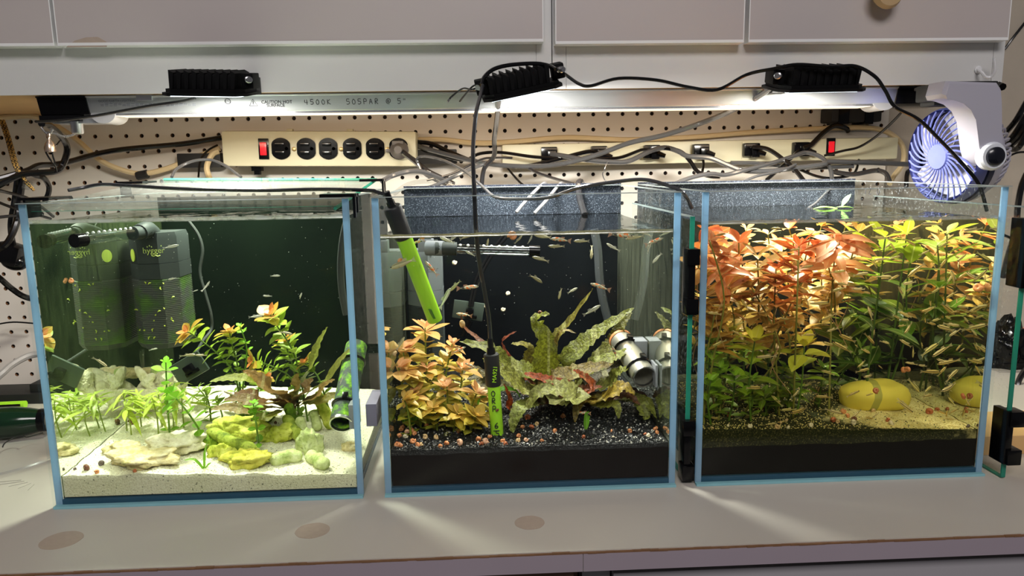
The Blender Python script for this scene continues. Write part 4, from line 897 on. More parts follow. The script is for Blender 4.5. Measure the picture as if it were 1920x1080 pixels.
cable('tape_wrap', 'black tape wrapped round the beige cord', [(257, 330, .548), (268, 328, .548), (277, 326, .548)], .0072, BLACKM, 'tape')
cable('beige_cable', 'short beige cord dropping below the left end of the left power strip', [(410, 284, .545), (398, 290, .54), (388, 312, .53), (392, 332, .52), (402, 352, .5)], .0046, BEIGEC)
cable('thin_cable', 'thin grey cord arching over the back of the glass lid', [(322, 332, .38), (332, 316, .4), (362, 302, .42), (396, 300, .43), (425, 312, .42), (452, 332, .40)], .0022, SILVC)
cable('thin_wire', 'thin black wire behind the arching grey cord', [(408, 272, .54), (390, 282, .53), (376, 300, .52), (372, 332, .5)], .0016, RUBBER)
cable('power_cable', 'black twin lead running along the left of the strip light', [(366, 184, .262), (340, 190, .262), (290, 197, .262), (235, 207, .262), (180, 217, .262), (120, 225, .262), (68, 228, .27)], .0031, RUBBER, flat=.6)
cable('power_cable', 'long thin black cord linking the middle and right flood lights', [(1043, 131, .165), (1060, 140, .19), (1085, 157, .21), (1108, 161, .22), (1160, 147, .23), (1230, 150, .23), (1290, 163, .23), (1345, 168, .22), (1400, 140, .2), (1450, 129, .18), (1495, 121, .165), (1560, 125, .16), (1604, 124, .16), (1640, 143, .15), (1660, 170, .15), (1678, 200, .15), (1722, 224, .14), (1762, 262, .13), (1800, 302, .12), (1835, 345, .12), (1850, 395, .13)], .0021, RUBBER)
cable('power_cable', 'black cord looping over the middle flood light', [(903, 160, .16), (908, 145, .17), (925, 130, .18), (955, 122, .185), (1000, 119, .185), (1025, 122, .18), (1042, 130, .165)], .0024, RUBBER)
PROBEC = M_('dark_probe_cord', (.018, .019, .022), .25, spec=.7)
cable('probe_cable', 'long black cord dropping from the middle flood light to the upright probe', [(905, 160, .155), (901, 178, .14), (893, 210, .10), (888, 260, .06), (887, 300, .03), (889, 350, .012), (893, 440, .015), (900, 500, .03), (909, 550, .04), (917, 600, .045), (920, 652, .045)], .0022, PROBEC)
cable('probe_cable', 'black probe cord lying along the front of the glass lid', [(730, 372, .034), (722, 365, .03), (706, 360, .03), (690, 357, .035), (600, 355, .06), (480, 357, .07), (340, 354, .08), (240, 348, .1), (190, 346, .12), (155, 352, .12), (128, 357, .11)], .0019, PROBEC)
cable('silver_cable', 'thick cord hanging below the middle flood light behind the tank', [(935, 186, .26), (931, 230, .33), (927, 262, .38), (926, 293, .41), (908, 316, .42), (903, 346, .42), (902, 360, .42)], .0036, GREYC)
cable('silver_cable', 'thick silver cord sagging from the right flood light across the right power strip', [(1449, 162, .23), (1400, 194, .3), (1330, 225, .38), (1250, 252, .42), (1180, 268, .44), (1120, 290, .46), (1060, 306, .47), (1000, 312, .48), (930, 309, .48), (880, 300, .5), (840, 290, .52), (790, 276, .54), (775, 266, .56)], .0040, SILVC)
cable('black_cable', 'black cord leaving the right end of the left power strip', [(780, 266, .55), (810, 270, .54), (850, 288, .53), (900, 305, .52), (980, 312, .51), (1040, 300, .5), (1100, 285, .505), (1118, 286, .51)], .0036, RUBBER)
cable('black_cable', 'thin black cord waving across both power strips', [(782, 275, .55), (830, 292, .53), (870, 300, .52), (900, 288, .51), (940, 286, .505), (1000, 294, .5), (1060, 297, .5), (1110, 297, .5), (1160, 296, .5), (1200, 282, .505), (1216, 280, .51)], .0026, RUBBER)
cable('grey_cable', 'grey-brown cord running down from the plug of the left power strip', [(751, 282, .50), (775, 300, .47), (800, 320, .44), (830, 335, .43), (850, 345, .42)], .0044, GREYC)
cable('grey_cable', 'grey cord arching from the left tank clip across to the right', [(716, 340, .30), (735, 330, .32), (765, 322, .34), (790, 322, .36), (815, 330, .38), (838, 340, .4)], .0036, SILVC)
cable('thin_cable', 'thin grey cord looping beside the left power strip and down into the middle tank', [(848, 352, .40), (800, 330, .43), (786, 310, .44), (782, 298, .44), (795, 293, .43), (830, 300, .40), (870, 320, .34), (905, 350, .26), (930, 370, .2), (975, 373, .16), (1030, 370, .13), (1085, 352, .1), (1160, 340, .08), (1210, 337, .06), (1255, 349, .05), (1281, 362, .05), (1297, 390, .06)], .0020, SILVC)
cable('grey_cable', 'pale cord draped over the back left corner of the middle tank', [(763, 372, .30), (775, 358, .33), (810, 350, .36), (850, 332, .38), (880, 318, .40), (918, 304, .43)], .0030, SILVC)
cable('thin_cable', 'thin cord crossing behind the white looped cord', [(800, 338, .42), (850, 325, .43), (900, 300, .44), (925, 296, .45), (960, 296, .47)], .0018, GREYC)
cable('air_tube', 'clear air hose arching behind the back left of the middle tank', [(738, 364, .36), (765, 346, .37), (800, 340, .38), (835, 344, .39), (862, 355, .40)], .0034, CLEARP)
cable('silver_cable', 'silver cord curving from the first plug across the right power strip', [(1034, 289, .508), (1060, 293, .49), (1100, 300, .47), (1150, 304, .46), (1180, 302, .46), (1215, 285, .48), (1245, 277, .49), (1270, 283, .48), (1290, 293, .47), (1330, 296, .46), (1365, 310, .45), (1395, 320, .44), (1440, 321, .44), (1500, 314, .44), (1545, 308, .44), (1560, 303, .45), (1700, 308, .47), (1730, 311, .48)], .0040, SILVC)
cable('black_cable', 'black cord falling from the third plug to the tank rim', [(1222, 283, .5), (1245, 278, .49), (1275, 284, .48), (1292, 300, .47), (1308, 322, .45), (1330, 330, .43), (1350, 331, .42)], .0034, RUBBER)
cable('black_cable', 'short black cord hanging from the fourth plug', [(1315, 290, .515), (1319, 305, .51), (1317, 322, .5)], .0022, RUBBER)
cable('black_cable', 'black cord arching down from the fifth plug', [(1412, 276, .51), (1440, 280, .49), (1470, 300, .46), (1490, 318, .44), (1508, 340, .42)], .0036, RUBBER)
cable('silver_cable', 'silver cord climbing right from the right tank rim to the last plug', [(1250, 352, .34), (1290, 335, .37), (1330, 326, .4), (1360, 328, .42), (1400, 318, .43), (1450, 305, .45), (1490, 292, .47), (1512, 286, .48), (1540, 295, .47), (1556, 315, .45), (1560, 335, .44)], .0034, SILVC)
cable('thin_cable', 'thin pale cord rising from behind the middle of the right tank', [(1395, 340, .36), (1420, 330, .38), (1465, 320, .41), (1492, 308, .43)], .0022, SILVC)
cable('grey_cable', 'pale grey cord lying along the bottom of the right power strip', [(1370, 305, .48), (1420, 306, .48), (1470, 312, .47), (1520, 315, .46), (1600, 312, .46)], .0030, SILVC)
cable('black_cable', 'black cord dropping to the left beneath the last plugs', [(1497, 283, .51), (1480, 300, .48), (1455, 322, .45), (1438, 337, .43)], .0030, RUBBER)
cable('black_cable', 'thick black cord rising from the last plug to the taped adapter', [(1505, 278, .515), (1520, 272, .52), (1545, 248, .53), (1565, 236, .535), (1585, 240, .54), (1590, 246, .545)], .0042, RUBBER)
cable('thin_cable', 'thin black cord from the red switch up behind the strip light', [(1545, 292, .51), (1580, 283, .5), (1610, 276, .49), (1640, 258, .46), (1670, 232, .42), (1692, 209, .38)], .0020, RUBBER)
cable('beige_cable', 'beige cord running along the top of the right power strip and curling round its end', [(782, 262, .56), (830, 262, .56), (890, 268, .56), (960, 266, .56), (1060, 258, .56), (1180, 262, .565), (1300, 257, .565), (1400, 249, .56), (1500, 243, .555), (1600, 239, .55), (1650, 243, .55), (1680, 258, .55), (1694, 280, .55), (1692, 308, .55), (1676, 330, .54), (1668, 345, .53)], .0044, BEIGEC)
cable('black_cable', 'black cord hooking down beside the fan', [(1722, 320, .44), (1705, 320, .43), (1700, 330, .42), (1699, 350, .41)], .0034, RUBBER)
cable('black_cable', 'thick black cord running to the fan below the right power strip', [(1560, 322, .45), (1600, 327, .45), (1640, 320, .45), (1660, 325, .44), (1668, 340, .43)], .0038, GREYC)
cable('black_cable', 'thin black cord drooping under the right power strip end', [(1500, 318, .45), (1530, 330, .45), (1560, 334, .45), (1600, 326, .46), (1610, 300, .5)], .0022, RUBBER)
cable('twist_tie', 'white twisted wire tie hanging from the silver cord', [(1140, 302, .455), (1136, 310, .452), (1133, 318, .45), (1130, 326, .45), (1133, 336, .45), (1140, 343, .45)], .0008, SILVC, 'tie', sub=4)
for i, (a, b, c_, lb) in enumerate((((1018, 345), (990, 372), (968, 398), 'leftmost of two pale tubes entering the back of the middle tank'), ((1050, 345), (1025, 375), (1002, 400), 'second of two pale tubes entering the back of the middle tank'))):
    cable('air_tube', lb, [(a[0]+8, a[1]+2, .33), (*a, .305), (*b, .27), (*c_, .255)], .0022, M_('pale_air_tube', (.12, .12, .125), .3) if 'pale_air_tube' not in bpy.data.materials else bpy.data.materials['pale_air_tube'])
cable('grey_cable', 'thick grey cord hooked over the back rim of the middle tank', [(1092, 352, .335), (1090, 343, .325), (1087, 341, .315), (1084, 350, .296), (1088, 375, .285), (1096, 402, .27)], .0046, GREYC)
cable('thin_cable', 'thin brown-grey cord from the power strip to the hooked grey cord', [(992, 316, .48), (1010, 325, .46), (1040, 335, .42), (1075, 345, .36)], .0024, GREYC)
cable('thin_wire', 'thin black wire falling behind the middle tank', [(952, 315, .5), (962, 328, .48), (975, 342, .46), (986, 350, .45)], .0018, RUBBER)
cable('thin_wire', 'pale wire reaching into the back of the right tank', [(1575, 338, .32), (1550, 360, .29), (1530, 380, .26), (1512, 392, .24)], .0016, SILVC)
for i, pts in enumerate((
    [(1930, 32, .584), (1900, 70, .584), (1884, 92, .586)], [(1925, 190, .5), (1905, 225, .5), (1886, 248, .52)], [(1925, 215, .48), (1900, 255, .49), (1878, 275, .52)],
    [(1925, 235, .47), (1908, 260, .48), (1880, 285, .52)], [(1925, 250, .46), (1905, 280, .47), (1878, 268, .52)], [(1925, 285, .5), (1905, 287, .5), (1878, 300, .5)],
    [(1925, 325, .42), (1915, 350, .42), (1908, 390, .42), (1905, 430, .42), (1890, 480, .43), (1880, 520, .44)], [(1925, 440, .44), (1908, 470, .45), (1900, 450, .46), (1880, 440, .46)])):
    cable('black_cable', ['thin black wire by the upper right corner of the wall', 'uppermost black cord of the bundle right of the fan', 'second black cord from the top of the bundle right of the fan', 'third black cord from the top of the bundle right of the fan',
        'lowest black cord of the bundle right of the fan', 'thin black cord just under the bundle right of the fan', 'thick black cord hanging behind the right spare lid', 'thin black cord crossing behind the right spare lid'][i], pts, (.0022, .0045, .005, .005, .0045, .0018, .0045, .0022)[i], RUBBER)
# wires twisted at the middle flood light
cable('twist_tie', 'black wire tie curling left of the middle flood light', [(903, 158, .17), (890, 160, .18), (880, 168, .19), (862, 190, .22)], .0011, BLACK, 'tie')
cable('twist_tie', 'second black wire tie left of the middle flood light', [(903, 160, .172), (885, 168, .18), (868, 166, .2), (848, 180, .22), (839, 191, .22)], .0011, BLACK, 'tie')
# cords inside the tanks
cable('filter_cable', 'grey filter cord curving down the back of the left tank', [(352, 412, .24), (372, 440, .24), (380, 470, .24), (375, 510, .24), (385, 550, .24), (396, 590, .24), (396, 618, .24), (380, 640, .22), (360, 676, .165)], .0019, M_('algae_cord', (.03, .036, .033), .5))
cable('grey_hose', 'grey hose bending down the right corner of the left tank', [(652, 408, .12), (643, 450, .12), (639, 500, .12), (642, 550, .12), (650, 590, .12)], .0042, M_('dark_hose', (.045, .05, .05), .45))
cable('grey_hose', 'dark hose hanging down the back right of the middle tank', [(1114, 430, .26), (1121, 470, .26), (1124, 520, .26), (1130, 560, .26), (1140, 600, .26)], .0056, M_('slate_hose', (.035, .04, .043), .45))
for i in range(2):
    cable('sensor_cable', ('left', 'right')[i]+' of two dark cords rising from the smoky sensor plate', [(880+i*5, 575, .232), (890+i*6, 530, .24), (915+i*7, 480, .25), (945+i*9, 440, .255), (954+i*9, 428, .258)], .0020, RUBBER)
# ---------------------------------------------------------------- things left and right of the tanks
bt = thing('green_bottle', 'dark green bottle lying beside the left tank', 'bottle', at(30, 790, .25))
A = V((-.86, .170, .0205)); B = V((-.606, .212, .0205)); d = (B-A).normalized(); mb = MB(); mb.tube([A, B-d*.05, B-d*.03, B-d*.012, B], [.020, .020, .0195, .017, .014], 24); mb.build('body', M_('dark_green_glass', (.004, .02, .008), .12), bt)
mb = MB(); mb.tube([B, B+d*.010], .0145, 20); mb.build('cap', BLACK, bt)
b0 = thing('black_tray', 'flat black tray with upright end block behind the green bottle', 'tray', (-.8, .35, 0))
mb = MB(); mb.bx((-1.05, .345, .0004), (-.672, .40, .015), None, .002); mb.build('tray', BLACKM, b0)
ca, cb = at(58, 750, .352), at(76, 720, .352); mb = MB(); mb.bx((ca.x, .352, .014), (cb.x, .385, cb.z), None, .002); mb.build('end_block', BLACKM, b0)
lp = thing('lime_pen', 'lime green stick lying in front of the black tray at the left', 'pen', (-.75, .33, .006))
p0 = atz(48, 758, .006); mb = MB(); mb.tube([V((p0.x-.16, p0.y-.008, .0058)), V((p0.x, p0.y, .0058))], .0055, 10); mb.build('barrel', LIME, lp)
mb = MB(); mb.tube([V((p0.x-.045, p0.y-.008, .0066)), V((p0.x-.004, p0.y-.0055, .0066))], .0018, 6); mb.build('dark_clip', BLACK, lp)
cl = thing('clear_plastic_lid', 'clear round plastic lid on the worktop left of the left tank', 'lid', atz(20, 840, .002)); c = atz(5, 850, .004)
mb = MB(); mb.lathe([(.085, 0), (.087, .004), (.080, .010), (.0005, .011)], 40, Matrix.Translation((c.x-.012, c.y+.01, .0008)), cap=False); mb.build('disc', glass_mat('cloudy_plastic', (.93, .93, .95), .05, .3, .2), cl)
mb = MB(); mb.lathe([(.0865, .002), (.0885, .0035), (.0865, .005)], 40, Matrix.Translation((c.x-.012, c.y+.01, .0008)), cap=False); mb.build('rim', glass_mat('cloudy_rim', (.8, .8, .84), .12, .4, .2), cl)
p = [atz(5, 838, .0125), atz(10, 830, .0125), atz(25, 822, .0125), atz(42, 819, .014), atz(46, 818, .016), atz(52, 819, .013), atz(80, 811, .0125)]
mb = MB(); mb.tube(spline(p), .0008, 5); tag(mb.build('bent_wire', BLACKM), 'bent black wire lying on the clear plastic lid', 'wire')
rg = thing('black_bag', 'crumpled black bag behind the right tank by the wall', 'bag', at(1880, 660, .4)); bm = bmesh.new(); bmesh.ops.create_icosphere(bm, subdivisions=4, radius=1)
cc = at(1886, 660, .40)
for v_ in bm.verts:
    n0 = noise.noise(v_.co*2.2)*.35+noise.noise(v_.co*6)*.18; v_.co = V((cc.x+v_.co.x*.036*(1+n0), .40+v_.co.y*.03*(1+n0), cc.z+v_.co.z*.052*(1+n0)))
me = bpy.data.meshes.new('bag'); bm.to_mesh(me); bm.free(); me.materials.append(BLACK); [setattr(f, 'use_smooth', True) for f in me.polygons]
o = bpy.data.objects.new('sack', me); C.objects.link(o); put(o, rg)
mb = MB(); c = at(1912, 640, .43); mb.tube(spline([at(1870, 690, .44), at(1895, 655, .44), at(1925, 620, .44)]), .009, 8); tag(mb.build('orange_strap', M_('orange_red_strap', srgb(205, 80, 50), .5)), 'orange-red strap behind the black bag', 'strap')
wb = thing('white_bowl', 'white bowl on a dark box behind the right spare lid', 'bowl', at(1890, 720, .38)); c = at(1892, 745, .40)
mb = MB(); mb.lathe([(.02, 0), (.034, .010), (.045, .030), (.046, .034), (.043, .031), (.03, .010), (.001, .006)], 28, Matrix.Translation((c.x, .40, c.z-.004)), cap=False); mb.build('bowl', M_('off_white_bowl', srgb(205, 200, 192), .45), wb)
db = thing('dark_box', 'dark grey box on the worktop behind the right spare lid', 'box', (c.x, .4, 0)); mb = MB(); mb.bx((c.x-.055, .355, 0), (c.x+.09, .46, c.z-.005), None, .003); mb.build('body', M_('dark_box', (.025, .025, .024), .6), db)
mb = MB(); mb.bx((c.x-.05, .353, .012), (c.x+.09, .356, .016)); mb.build('lid_seam', BLACK, db, smooth=False)
wbk = atz(1905, 850, .01); mb = MB(); mb.bx((wbk.x-.035, wbk.y+.02, 0), (wbk.x+.14, wbk.y+.10, .022), None, .002); tag(mb.build('wood_block', WOODL), 'tan wooden block on the worktop at the far right', 'block')
cable('power_cable', 'black cord curling down the far right beside the wooden block', [(1925, 690, .30), (1908, 720, .3), (1902, 780, .28), (1908, 820, .26), (1925, 850, .25)], .004, RUBBER)
# ---------------------------------------------------------------- rocks and rubble
def og(k, px, py):                                # point on the bed seen at a pixel
    p = atz(px, py, .045)
    for _ in range(5):
        y = min(max(p.y, T+.006), D-T-.01); p = atz(px, py, ground(k, p.x, y))
    x0, x1, _ = TK[k]
    p.x = min(max(p.x, x0+T+.006), x1-T-.006); p.y = min(max(p.y, T+.006), D-T-.012); p.z = ground(k, p.x, p.y); return p
def stone_mat(name, a, b, c, por=.5):
    t = NT(name); n1 = t.noise(70, 5, .65); n2 = t.noise(260, 2); col = t.ramp(n1, [(.3, c), (.48, a), (.7, b)])
    pit = t.ramp(n2, [(.30, (1, 1, 1)), (.40, (0, 0, 0))]); col = t.mix(t.math('MULTIPLY', pit, por), col, tuple(x*.45 for x in a))
    return t.done(t.pbr(col, .85, 0, .2, t.bump(n2, .8, .0015)))
S_WHITE = stone_mat('coral_white', srgb(222, 216, 180), srgb(240, 236, 212), srgb(170, 165, 110))
S_BEIGE = stone_mat('coral_beige', srgb(216, 198, 148), srgb(234, 224, 190), srgb(165, 160, 95))
S_LIME = stone_mat('algae_lime', srgb(192, 198, 76), srgb(220, 222, 122), srgb(126, 150, 46), .7)
S_OLIV = stone_mat('algae_yellow', srgb(196, 188, 76), srgb(216, 212, 106), srgb(128, 146, 46))
S_GREEN = stone_mat('algae_dark_green', srgb(88, 120, 28), srgb(140, 160, 40), srgb(52, 75, 18))
S_PALEG = stone_mat('coral_pale_green', srgb(196, 206, 140), srgb(228, 232, 190), srgb(140, 160, 80))
S_MOSS = stone_mat('coral_mossy', srgb(150, 165, 60), srgb(196, 205, 100), srgb(85, 105, 40), .8)
def rock(label, base, size, seed, mat, rot=0, rough=.25, lift=0, cat='rock', name='coral_rock'):
    bm = bmesh.new(); bmesh.ops.create_icosphere(bm, subdivisions=4, radius=1); s = V((seed*3.1, seed*1.7, seed*.9))
    R = Matrix.Rotation(rot, 3, 'Y')
    for v in bm.verts:
        q = v.co.copy(); n0 = noise.noise(q*1.4+s)*rough*1.6+noise.noise(q*3.6+s)*rough*.8+noise.noise(q*9+s)*rough*.38+noise.noise(q*20+s)*rough*.16; q = q*(1+n0)
        if name == 'yellow_stone': q = V((math.copysign(abs(q.x)**.82, q.x), q.y, math.copysign(abs(q.z)**.85, q.z)))
        v.co = R @ V((q.x*size[0], q.y*size[1], max(q.z, -.55)*size[2]))
    me = bpy.data.meshes.new(name); bm.to_mesh(me); bm.free(); me.materials.append(mat); me.polygons.foreach_set('use_smooth', [True]*len(me.polygons))
    o = bpy.data.objects.new(name, me); C.objects.link(o); o.location = (base.x, base.y, base.z+size[2]*.45+lift); return tag(o, label, cat, None)
def mpp(Y): return 1/pxm(Y, .05)
def rk(label, px, py, w, h, seed, mat, rot=0, rough=.25, lift=0, dep=.7, k='L', **kw):
    b = og(k, px, py); s = mpp(b.y); b.y = min(b.y+w*s*.5*dep*.5, D-T-w*s*.4); b.x = max(b.x, TK[k][0]+T+w*s*.55)
    b.z = ground(k, b.x, b.y); return rock(label, b, (w*s/2, w*s/2*dep, h*s/1.45), seed, mat, rot, rough, lift, **kw)
rk('flat beige coral rock with green hole, nearest the left glass', 228, 850, 62, 17, 1, S_BEIGE, .05)
rk('long beige coral rock at the front left of the sand', 262, 876, 112, 24, 2, S_BEIGE, .05, .32)
rk('pale hollow coral rock behind the long beige one', 325, 850, 88, 32, 3, S_WHITE, -.1, .4)
rk('yellow-green porous rock below the round-leaved sprig', 455, 824, 104, 33, 4, S_LIME, .15, .34)
rk('bright lime rock right of the porous rock', 520, 828, 60, 26, 5, S_LIME, -.2, .32)
rk('mustard and green lumpy rock at the front of the sand', 460, 876, 86, 27, 6, S_OLIV, -.05, .36)
rk('small lime knob behind the mustard rock', 418, 858, 46, 24, 7, S_LIME, 0, .35)
rk('dark green rock beside the diagonal coral rod', 385, 842, 44, 20, 8, S_GREEN, 0, .2)
rk('knobbly pale green coral knuckle by the pale rods', 578, 850, 40, 42, 9, S_PALEG, .1, .35)
rk('half-buried rock touching the right glass of the left tank', 657, 846, 34, 16, 10, S_BEIGE, 0, .25)
rk('dark green mossy rock behind the porous rock', 480, 797, 56, 20, 17, S_GREEN, 0, .3)
def fork(label, px, py, Y, size, lobes, seed, mat, sq=.7):
    c = at(px, py, Y); bm = bmesh.new(); bmesh.ops.create_icosphere(bm, subdivisions=5, radius=1); s = V((seed*2.3, seed*1.1, seed*.7)); k = size/pxm(Y, c.z)/2
    D_ = [(V((math.cos(math.radians(a)), dy, math.sin(math.radians(a)))).normalized(), L) for a, dy, L in lobes]
    for v in bm.verts:
        q = v.co.normalized(); r = .34+sum(L*math.exp(9*(q.dot(d)-1)) for d, L in D_)
        r *= 1+.16*noise.noise(q*2.2+s)+.10*noise.noise(q*6+s)+.05*noise.noise(q*15+s); v.co = V((q.x*r, q.y*r*sq, q.z*r))*k
    lo = min(v.co.z for v in bm.verts)
    me = bpy.data.meshes.new('coral_piece'); bm.to_mesh(me); bm.free(); me.materials.append(mat); me.polygons.foreach_set('use_smooth', [True]*len(me.polygons))
    o = bpy.data.objects.new('coral_piece', me); C.objects.link(o); x0 = TK['L'][0]+T+k*.9
    o.location = (max(c.x, x0), c.y, max(c.z, ground('L', c.x, c.y)-lo*.8)); return tag(o, label, 'coral')
for i, (px, py, Y, size, lobes, mat, lb) in enumerate((
    (300, 738, .175, 74, [(0, 0, .7), (170, .2, .7), (60, -.3, .35)], S_WHITE, 'wide white coral piece at the bottom of the back rubble heap'), (256, 742, .165, 56, [(20, 0, .6), (160, 0, .6), (280, -.5, .4)], S_WHITE, 'white coral piece next to the glass in the back rubble heap'),
    (338, 716, .17, 64, [(62, 0, .75), (242, 0, .7), (120, .3, .3)], S_WHITE, 'upright white coral finger at the right end of the rubble heap'), (272, 722, .185, 66, [(35, 0, .7), (205, 0, .65), (100, -.2, .5)], S_PALEG, 'slanting white coral piece in the middle of the rubble heap'),
    (306, 712, .18, 72, [(25, 0, .75), (200, -.2, .7), (330, -.3, .5)], S_WHITE, 'forked white coral piece leaning on the rubble heap'), (268, 698, .19, 58, [(5, 0, .7), (182, 0, .7)], S_BEIGE, 'flat porous coral piece topping the rubble heap'),
    (246, 716, .168, 48, [(120, 0, .7), (300, 0, .7), (40, 0, .4)], S_WHITE, 'small white coral stub wedged at the glass side of the heap'), (322, 748, .16, 46, [(10, 0, .6), (185, 0, .6)], S_WHITE, 'low white coral chip in front of the rubble heap'), (325, 700, .19, 42, [(15, 0, .6), (140, 0, .6)], S_WHITE, 'small pale coral knob behind the upright finger'))):
    fork(lb, px, py, Y, size*1.25, lobes, 40+i, mat)
def rod(label, a, b, r, mat, seed, up0=0, up1=0, k='L', name='coral_rod'):
    A = og(k, *a) if not isinstance(a, Vector) else a; B = og(k, *b) if not isinstance(b, Vector) else b
    A.z += r*.75+up0; B.z += r*.75+up1; n = 20; m = 12; mb = MB(); P = [A.lerp(B, i/(n-1)) for i in range(n)]
    t = (B-A).normalized(); u = t.orthogonal().normalized(); w = t.cross(u); vs = []
    for i, p in enumerate(P):
        f = i/(n-1); e = (1-abs(2*f-1)**6)**.5
        for j in range(m):
            q = 2*math.pi*j/m; d = u*math.cos(q)+w*math.sin(q); rr = r*max(e, .15)*(1+.22*noise.noise((p+d*r)*110+V((seed, 0, 0)))+.12*noise.noise((p+d*r)*320))
            vs.append(p+d*rr+u*.002*noise.noise((f*3, seed, 0)))
    mb.add(vs, [(i*m+j, i*m+(j+1) % m, (i+1)*m+(j+1) % m, (i+1)*m+j) for i in range(n-1) for j in range(m)]+[tuple(range(m-1, -1, -1)), tuple(range((n-1)*m, n*m))])
    return tag(mb.build(name, mat, None, angle=180), label, 'coral')
s_ = .0007
rod('diagonal green-tinged coral rod lying across the lime rocks', (390, 832), (482, 862), .0066, S_MOSS, 1, .010, .004)
rod('speckled pale coral rod lying flat at the front right', (506, 872), (568, 862), .0072, S_PALEG, 2)
rod('pale coral rod pointing to the front right corner', (580, 860), (612, 884), .0072, S_PALEG, 3)
rod('slanting coral rod resting against the pale green knuckle', (565, 832), (536, 808), .0065, S_MOSS, 4, 0, .012)
p = og('L', 551, 806); q = at(541, 762, p.y+.004); rod('dark mossy coral rod standing upright in the sand', p, q, .0058, S_GREEN, 5, -.004)
p = og('L', 569, 818); q = at(561, 788, p.y+.003); rod('smooth pale curved coral rod standing in the sand', p, q, .0058, S_PALEG, 6, -.004)
p = og('L', 597, 808); q = at(587, 776, p.y+.003); rod('short grey-green coral rod standing near the mossy pipe', p, q, .0056, S_PALEG, 7, -.004)
p = og('L', 622, 806); q = at(594, 742, p.y+.012); rod('tall yellow-green bumpy coral rod leaning by the mossy pipe', p, q, .0068, S_LIME, 8, -.004)
YST = NT('yellow_stone'); yz = YST.n('ShaderNodeSeparateXYZ'); YST.l(YST.coord(), yz.inputs[0]); yn = YST.noise(30, 4)
yc = YST.mix(yn, srgb(206, 188, 66), srgb(232, 216, 100)); band = YST.math('LESS_THAN', YST.math('ABSOLUTE', YST.math('ADD', YST.math('ADD', yz.outputs[0], .0095), YST.math('MULTIPLY', yz.outputs[2], -.25))), .0042)
YST = YST.done(YST.pbr(YST.mix(YST.math('MULTIPLY', band, .65), yc, srgb(120, 128, 70)), .6, 0, .3, YST.bump(yn, .3, .001)))
b = og('R', 1655, 770); s = mpp(b.y); b.y += .020
rock('smooth yellow oval stone with a grey band on the right tank sand', b, (68*s, 40*s, 34*s), 31, YST, -.03, .05, .001, 'stone', 'yellow_stone')
# ---------------------------------------------------------------- snails
def snail_mesh(name, mat):
    mb = MB(); n = 34; m = 9; vs = []
    for i in range(n):
        f = i/(n-1); a = f*2*math.pi*2.3; R = .03+.40*f**1.2; r = .13+.19*f**1.15; c = V((R*math.cos(a), (1-f)*.10, R*math.sin(a))); o = V((math.cos(a), 0, math.sin(a)))
        for j in range(m):
            q = 2*math.pi*j/m; vs.append(c+o*r*math.cos(q)+V((0, 1.25, 0))*r*math.sin(q))
    mb.add(vs, [(i*m+j, i*m+(j+1) % m, (i+1)*m+(j+1) % m, (i+1)*m+j) for i in range(n-1) for j in range(m)]+[tuple(range(m-1, -1, -1)), tuple(range((n-1)*m, n*m))])
    return mb.mesh(name, mat, angle=180)
SNM = snail_mesh('ramshorn_shell', objcol_mat('snail_shell', .25, .25, 3))
SCOL = [srgb(226, 120, 60), srgb(236, 150, 90), srgb(205, 95, 55), srgb(222, 170, 110), srgb(240, 175, 130), srgb(190, 100, 60)]
WORDS = {'o': ('orange', 0), 'p': ('pinkish', 4), 'r': ('red-brown', 2), 't': ('tan', 3), 'd': ('brown', 5), 'w': ('pale', 3)}
COLW = {'o': srgb(226, 150, 100), 'p': srgb(238, 184, 150), 'r': srgb(196, 112, 74), 't': srgb(216, 182, 132), 'd': srgb(120, 75, 55), 'w': srgb(235, 220, 190), 'g': srgb(110, 95, 90)}
NAMEC = {'o': 'orange', 'p': 'pinkish', 'r': 'red-brown', 't': 'tan', 'd': 'brown', 'w': 'pale', 'g': 'grey-brown'}
def snails(k, lst, zone):
    done = []
    for q in lst:
        px, py, s, c = q[:4]; Y = q[4] if len(q) > 4 else None
        if Y is None: p = og(k, px, py+s*.3)
        else: p = at(px, py, Y)
        x0, x1, wz = TK[k]; r = s/pxm(p.y, .05)/1.15
        p.x = min(max(p.x, x0+T+r*.7), x1-T-r*.7); p.y = min(max(p.y, T+.003+r*.6), D-T-r); p.z = max(p.z, ground(k, p.x, p.y)+r*.35) if Y is None else min(p.z, wz-r*.4)
        if Y is None: p.z = ground(k, p.x, p.y)+r*.42
        done.append((px, py, p, r, c, Y))
    byz = {}
    for d in done: byz.setdefault((zone(d[0], d[1], d[5]), d[4]), []).append(d)
    for (z, c), L in byz.items():
        L.sort(key=lambda d: (d[0], d[1]))
        for i, (px, py, p, r, c, Y) in enumerate(L):
            lb = '%s ramshorn snail %s' % (NAMEC[c], z) if len(L) == 1 else '%s ramshorn snail %s, %s from left' % (NAMEC[c], z, ORD[i+1])
            M = Matrix.Translation(p) @ Matrix.Rotation(rnd.uniform(-1.1, 1.1), 4, 'Z') @ Matrix.Rotation(rnd.uniform(-.6, .6), 4, 'X') @ Matrix.Rotation(rnd.uniform(0, 6), 4, 'Y') @ Matrix.Scale(r, 4)
            o = inst('ramshorn_snail', SNM, M, None, COLW[c]); tag(o, lb, 'snail', 'snails in the %s tank' % NM[k])
def zM(px, py, Y):
    if Y is not None: return 'just under the water surface' if py < 460 else ('high on the left side of the middle tank' if px < 800 else ('on the back glass' if Y > .2 else 'on a leaf stalk' if py < 640 else 'on the plants'))
    if px < 765: return 'in the left front corner' if py > 810 else 'on gravel by the left glass'
    if px < 880: return 'before the golden bush' if py > 815 else 'under the golden bush'
    if px < 1010: return 'around the upright probe' if py > 812 else 'behind the upright probe'
    return 'right of the green blade' if px > 1100 else 'beneath the wavy leaves'
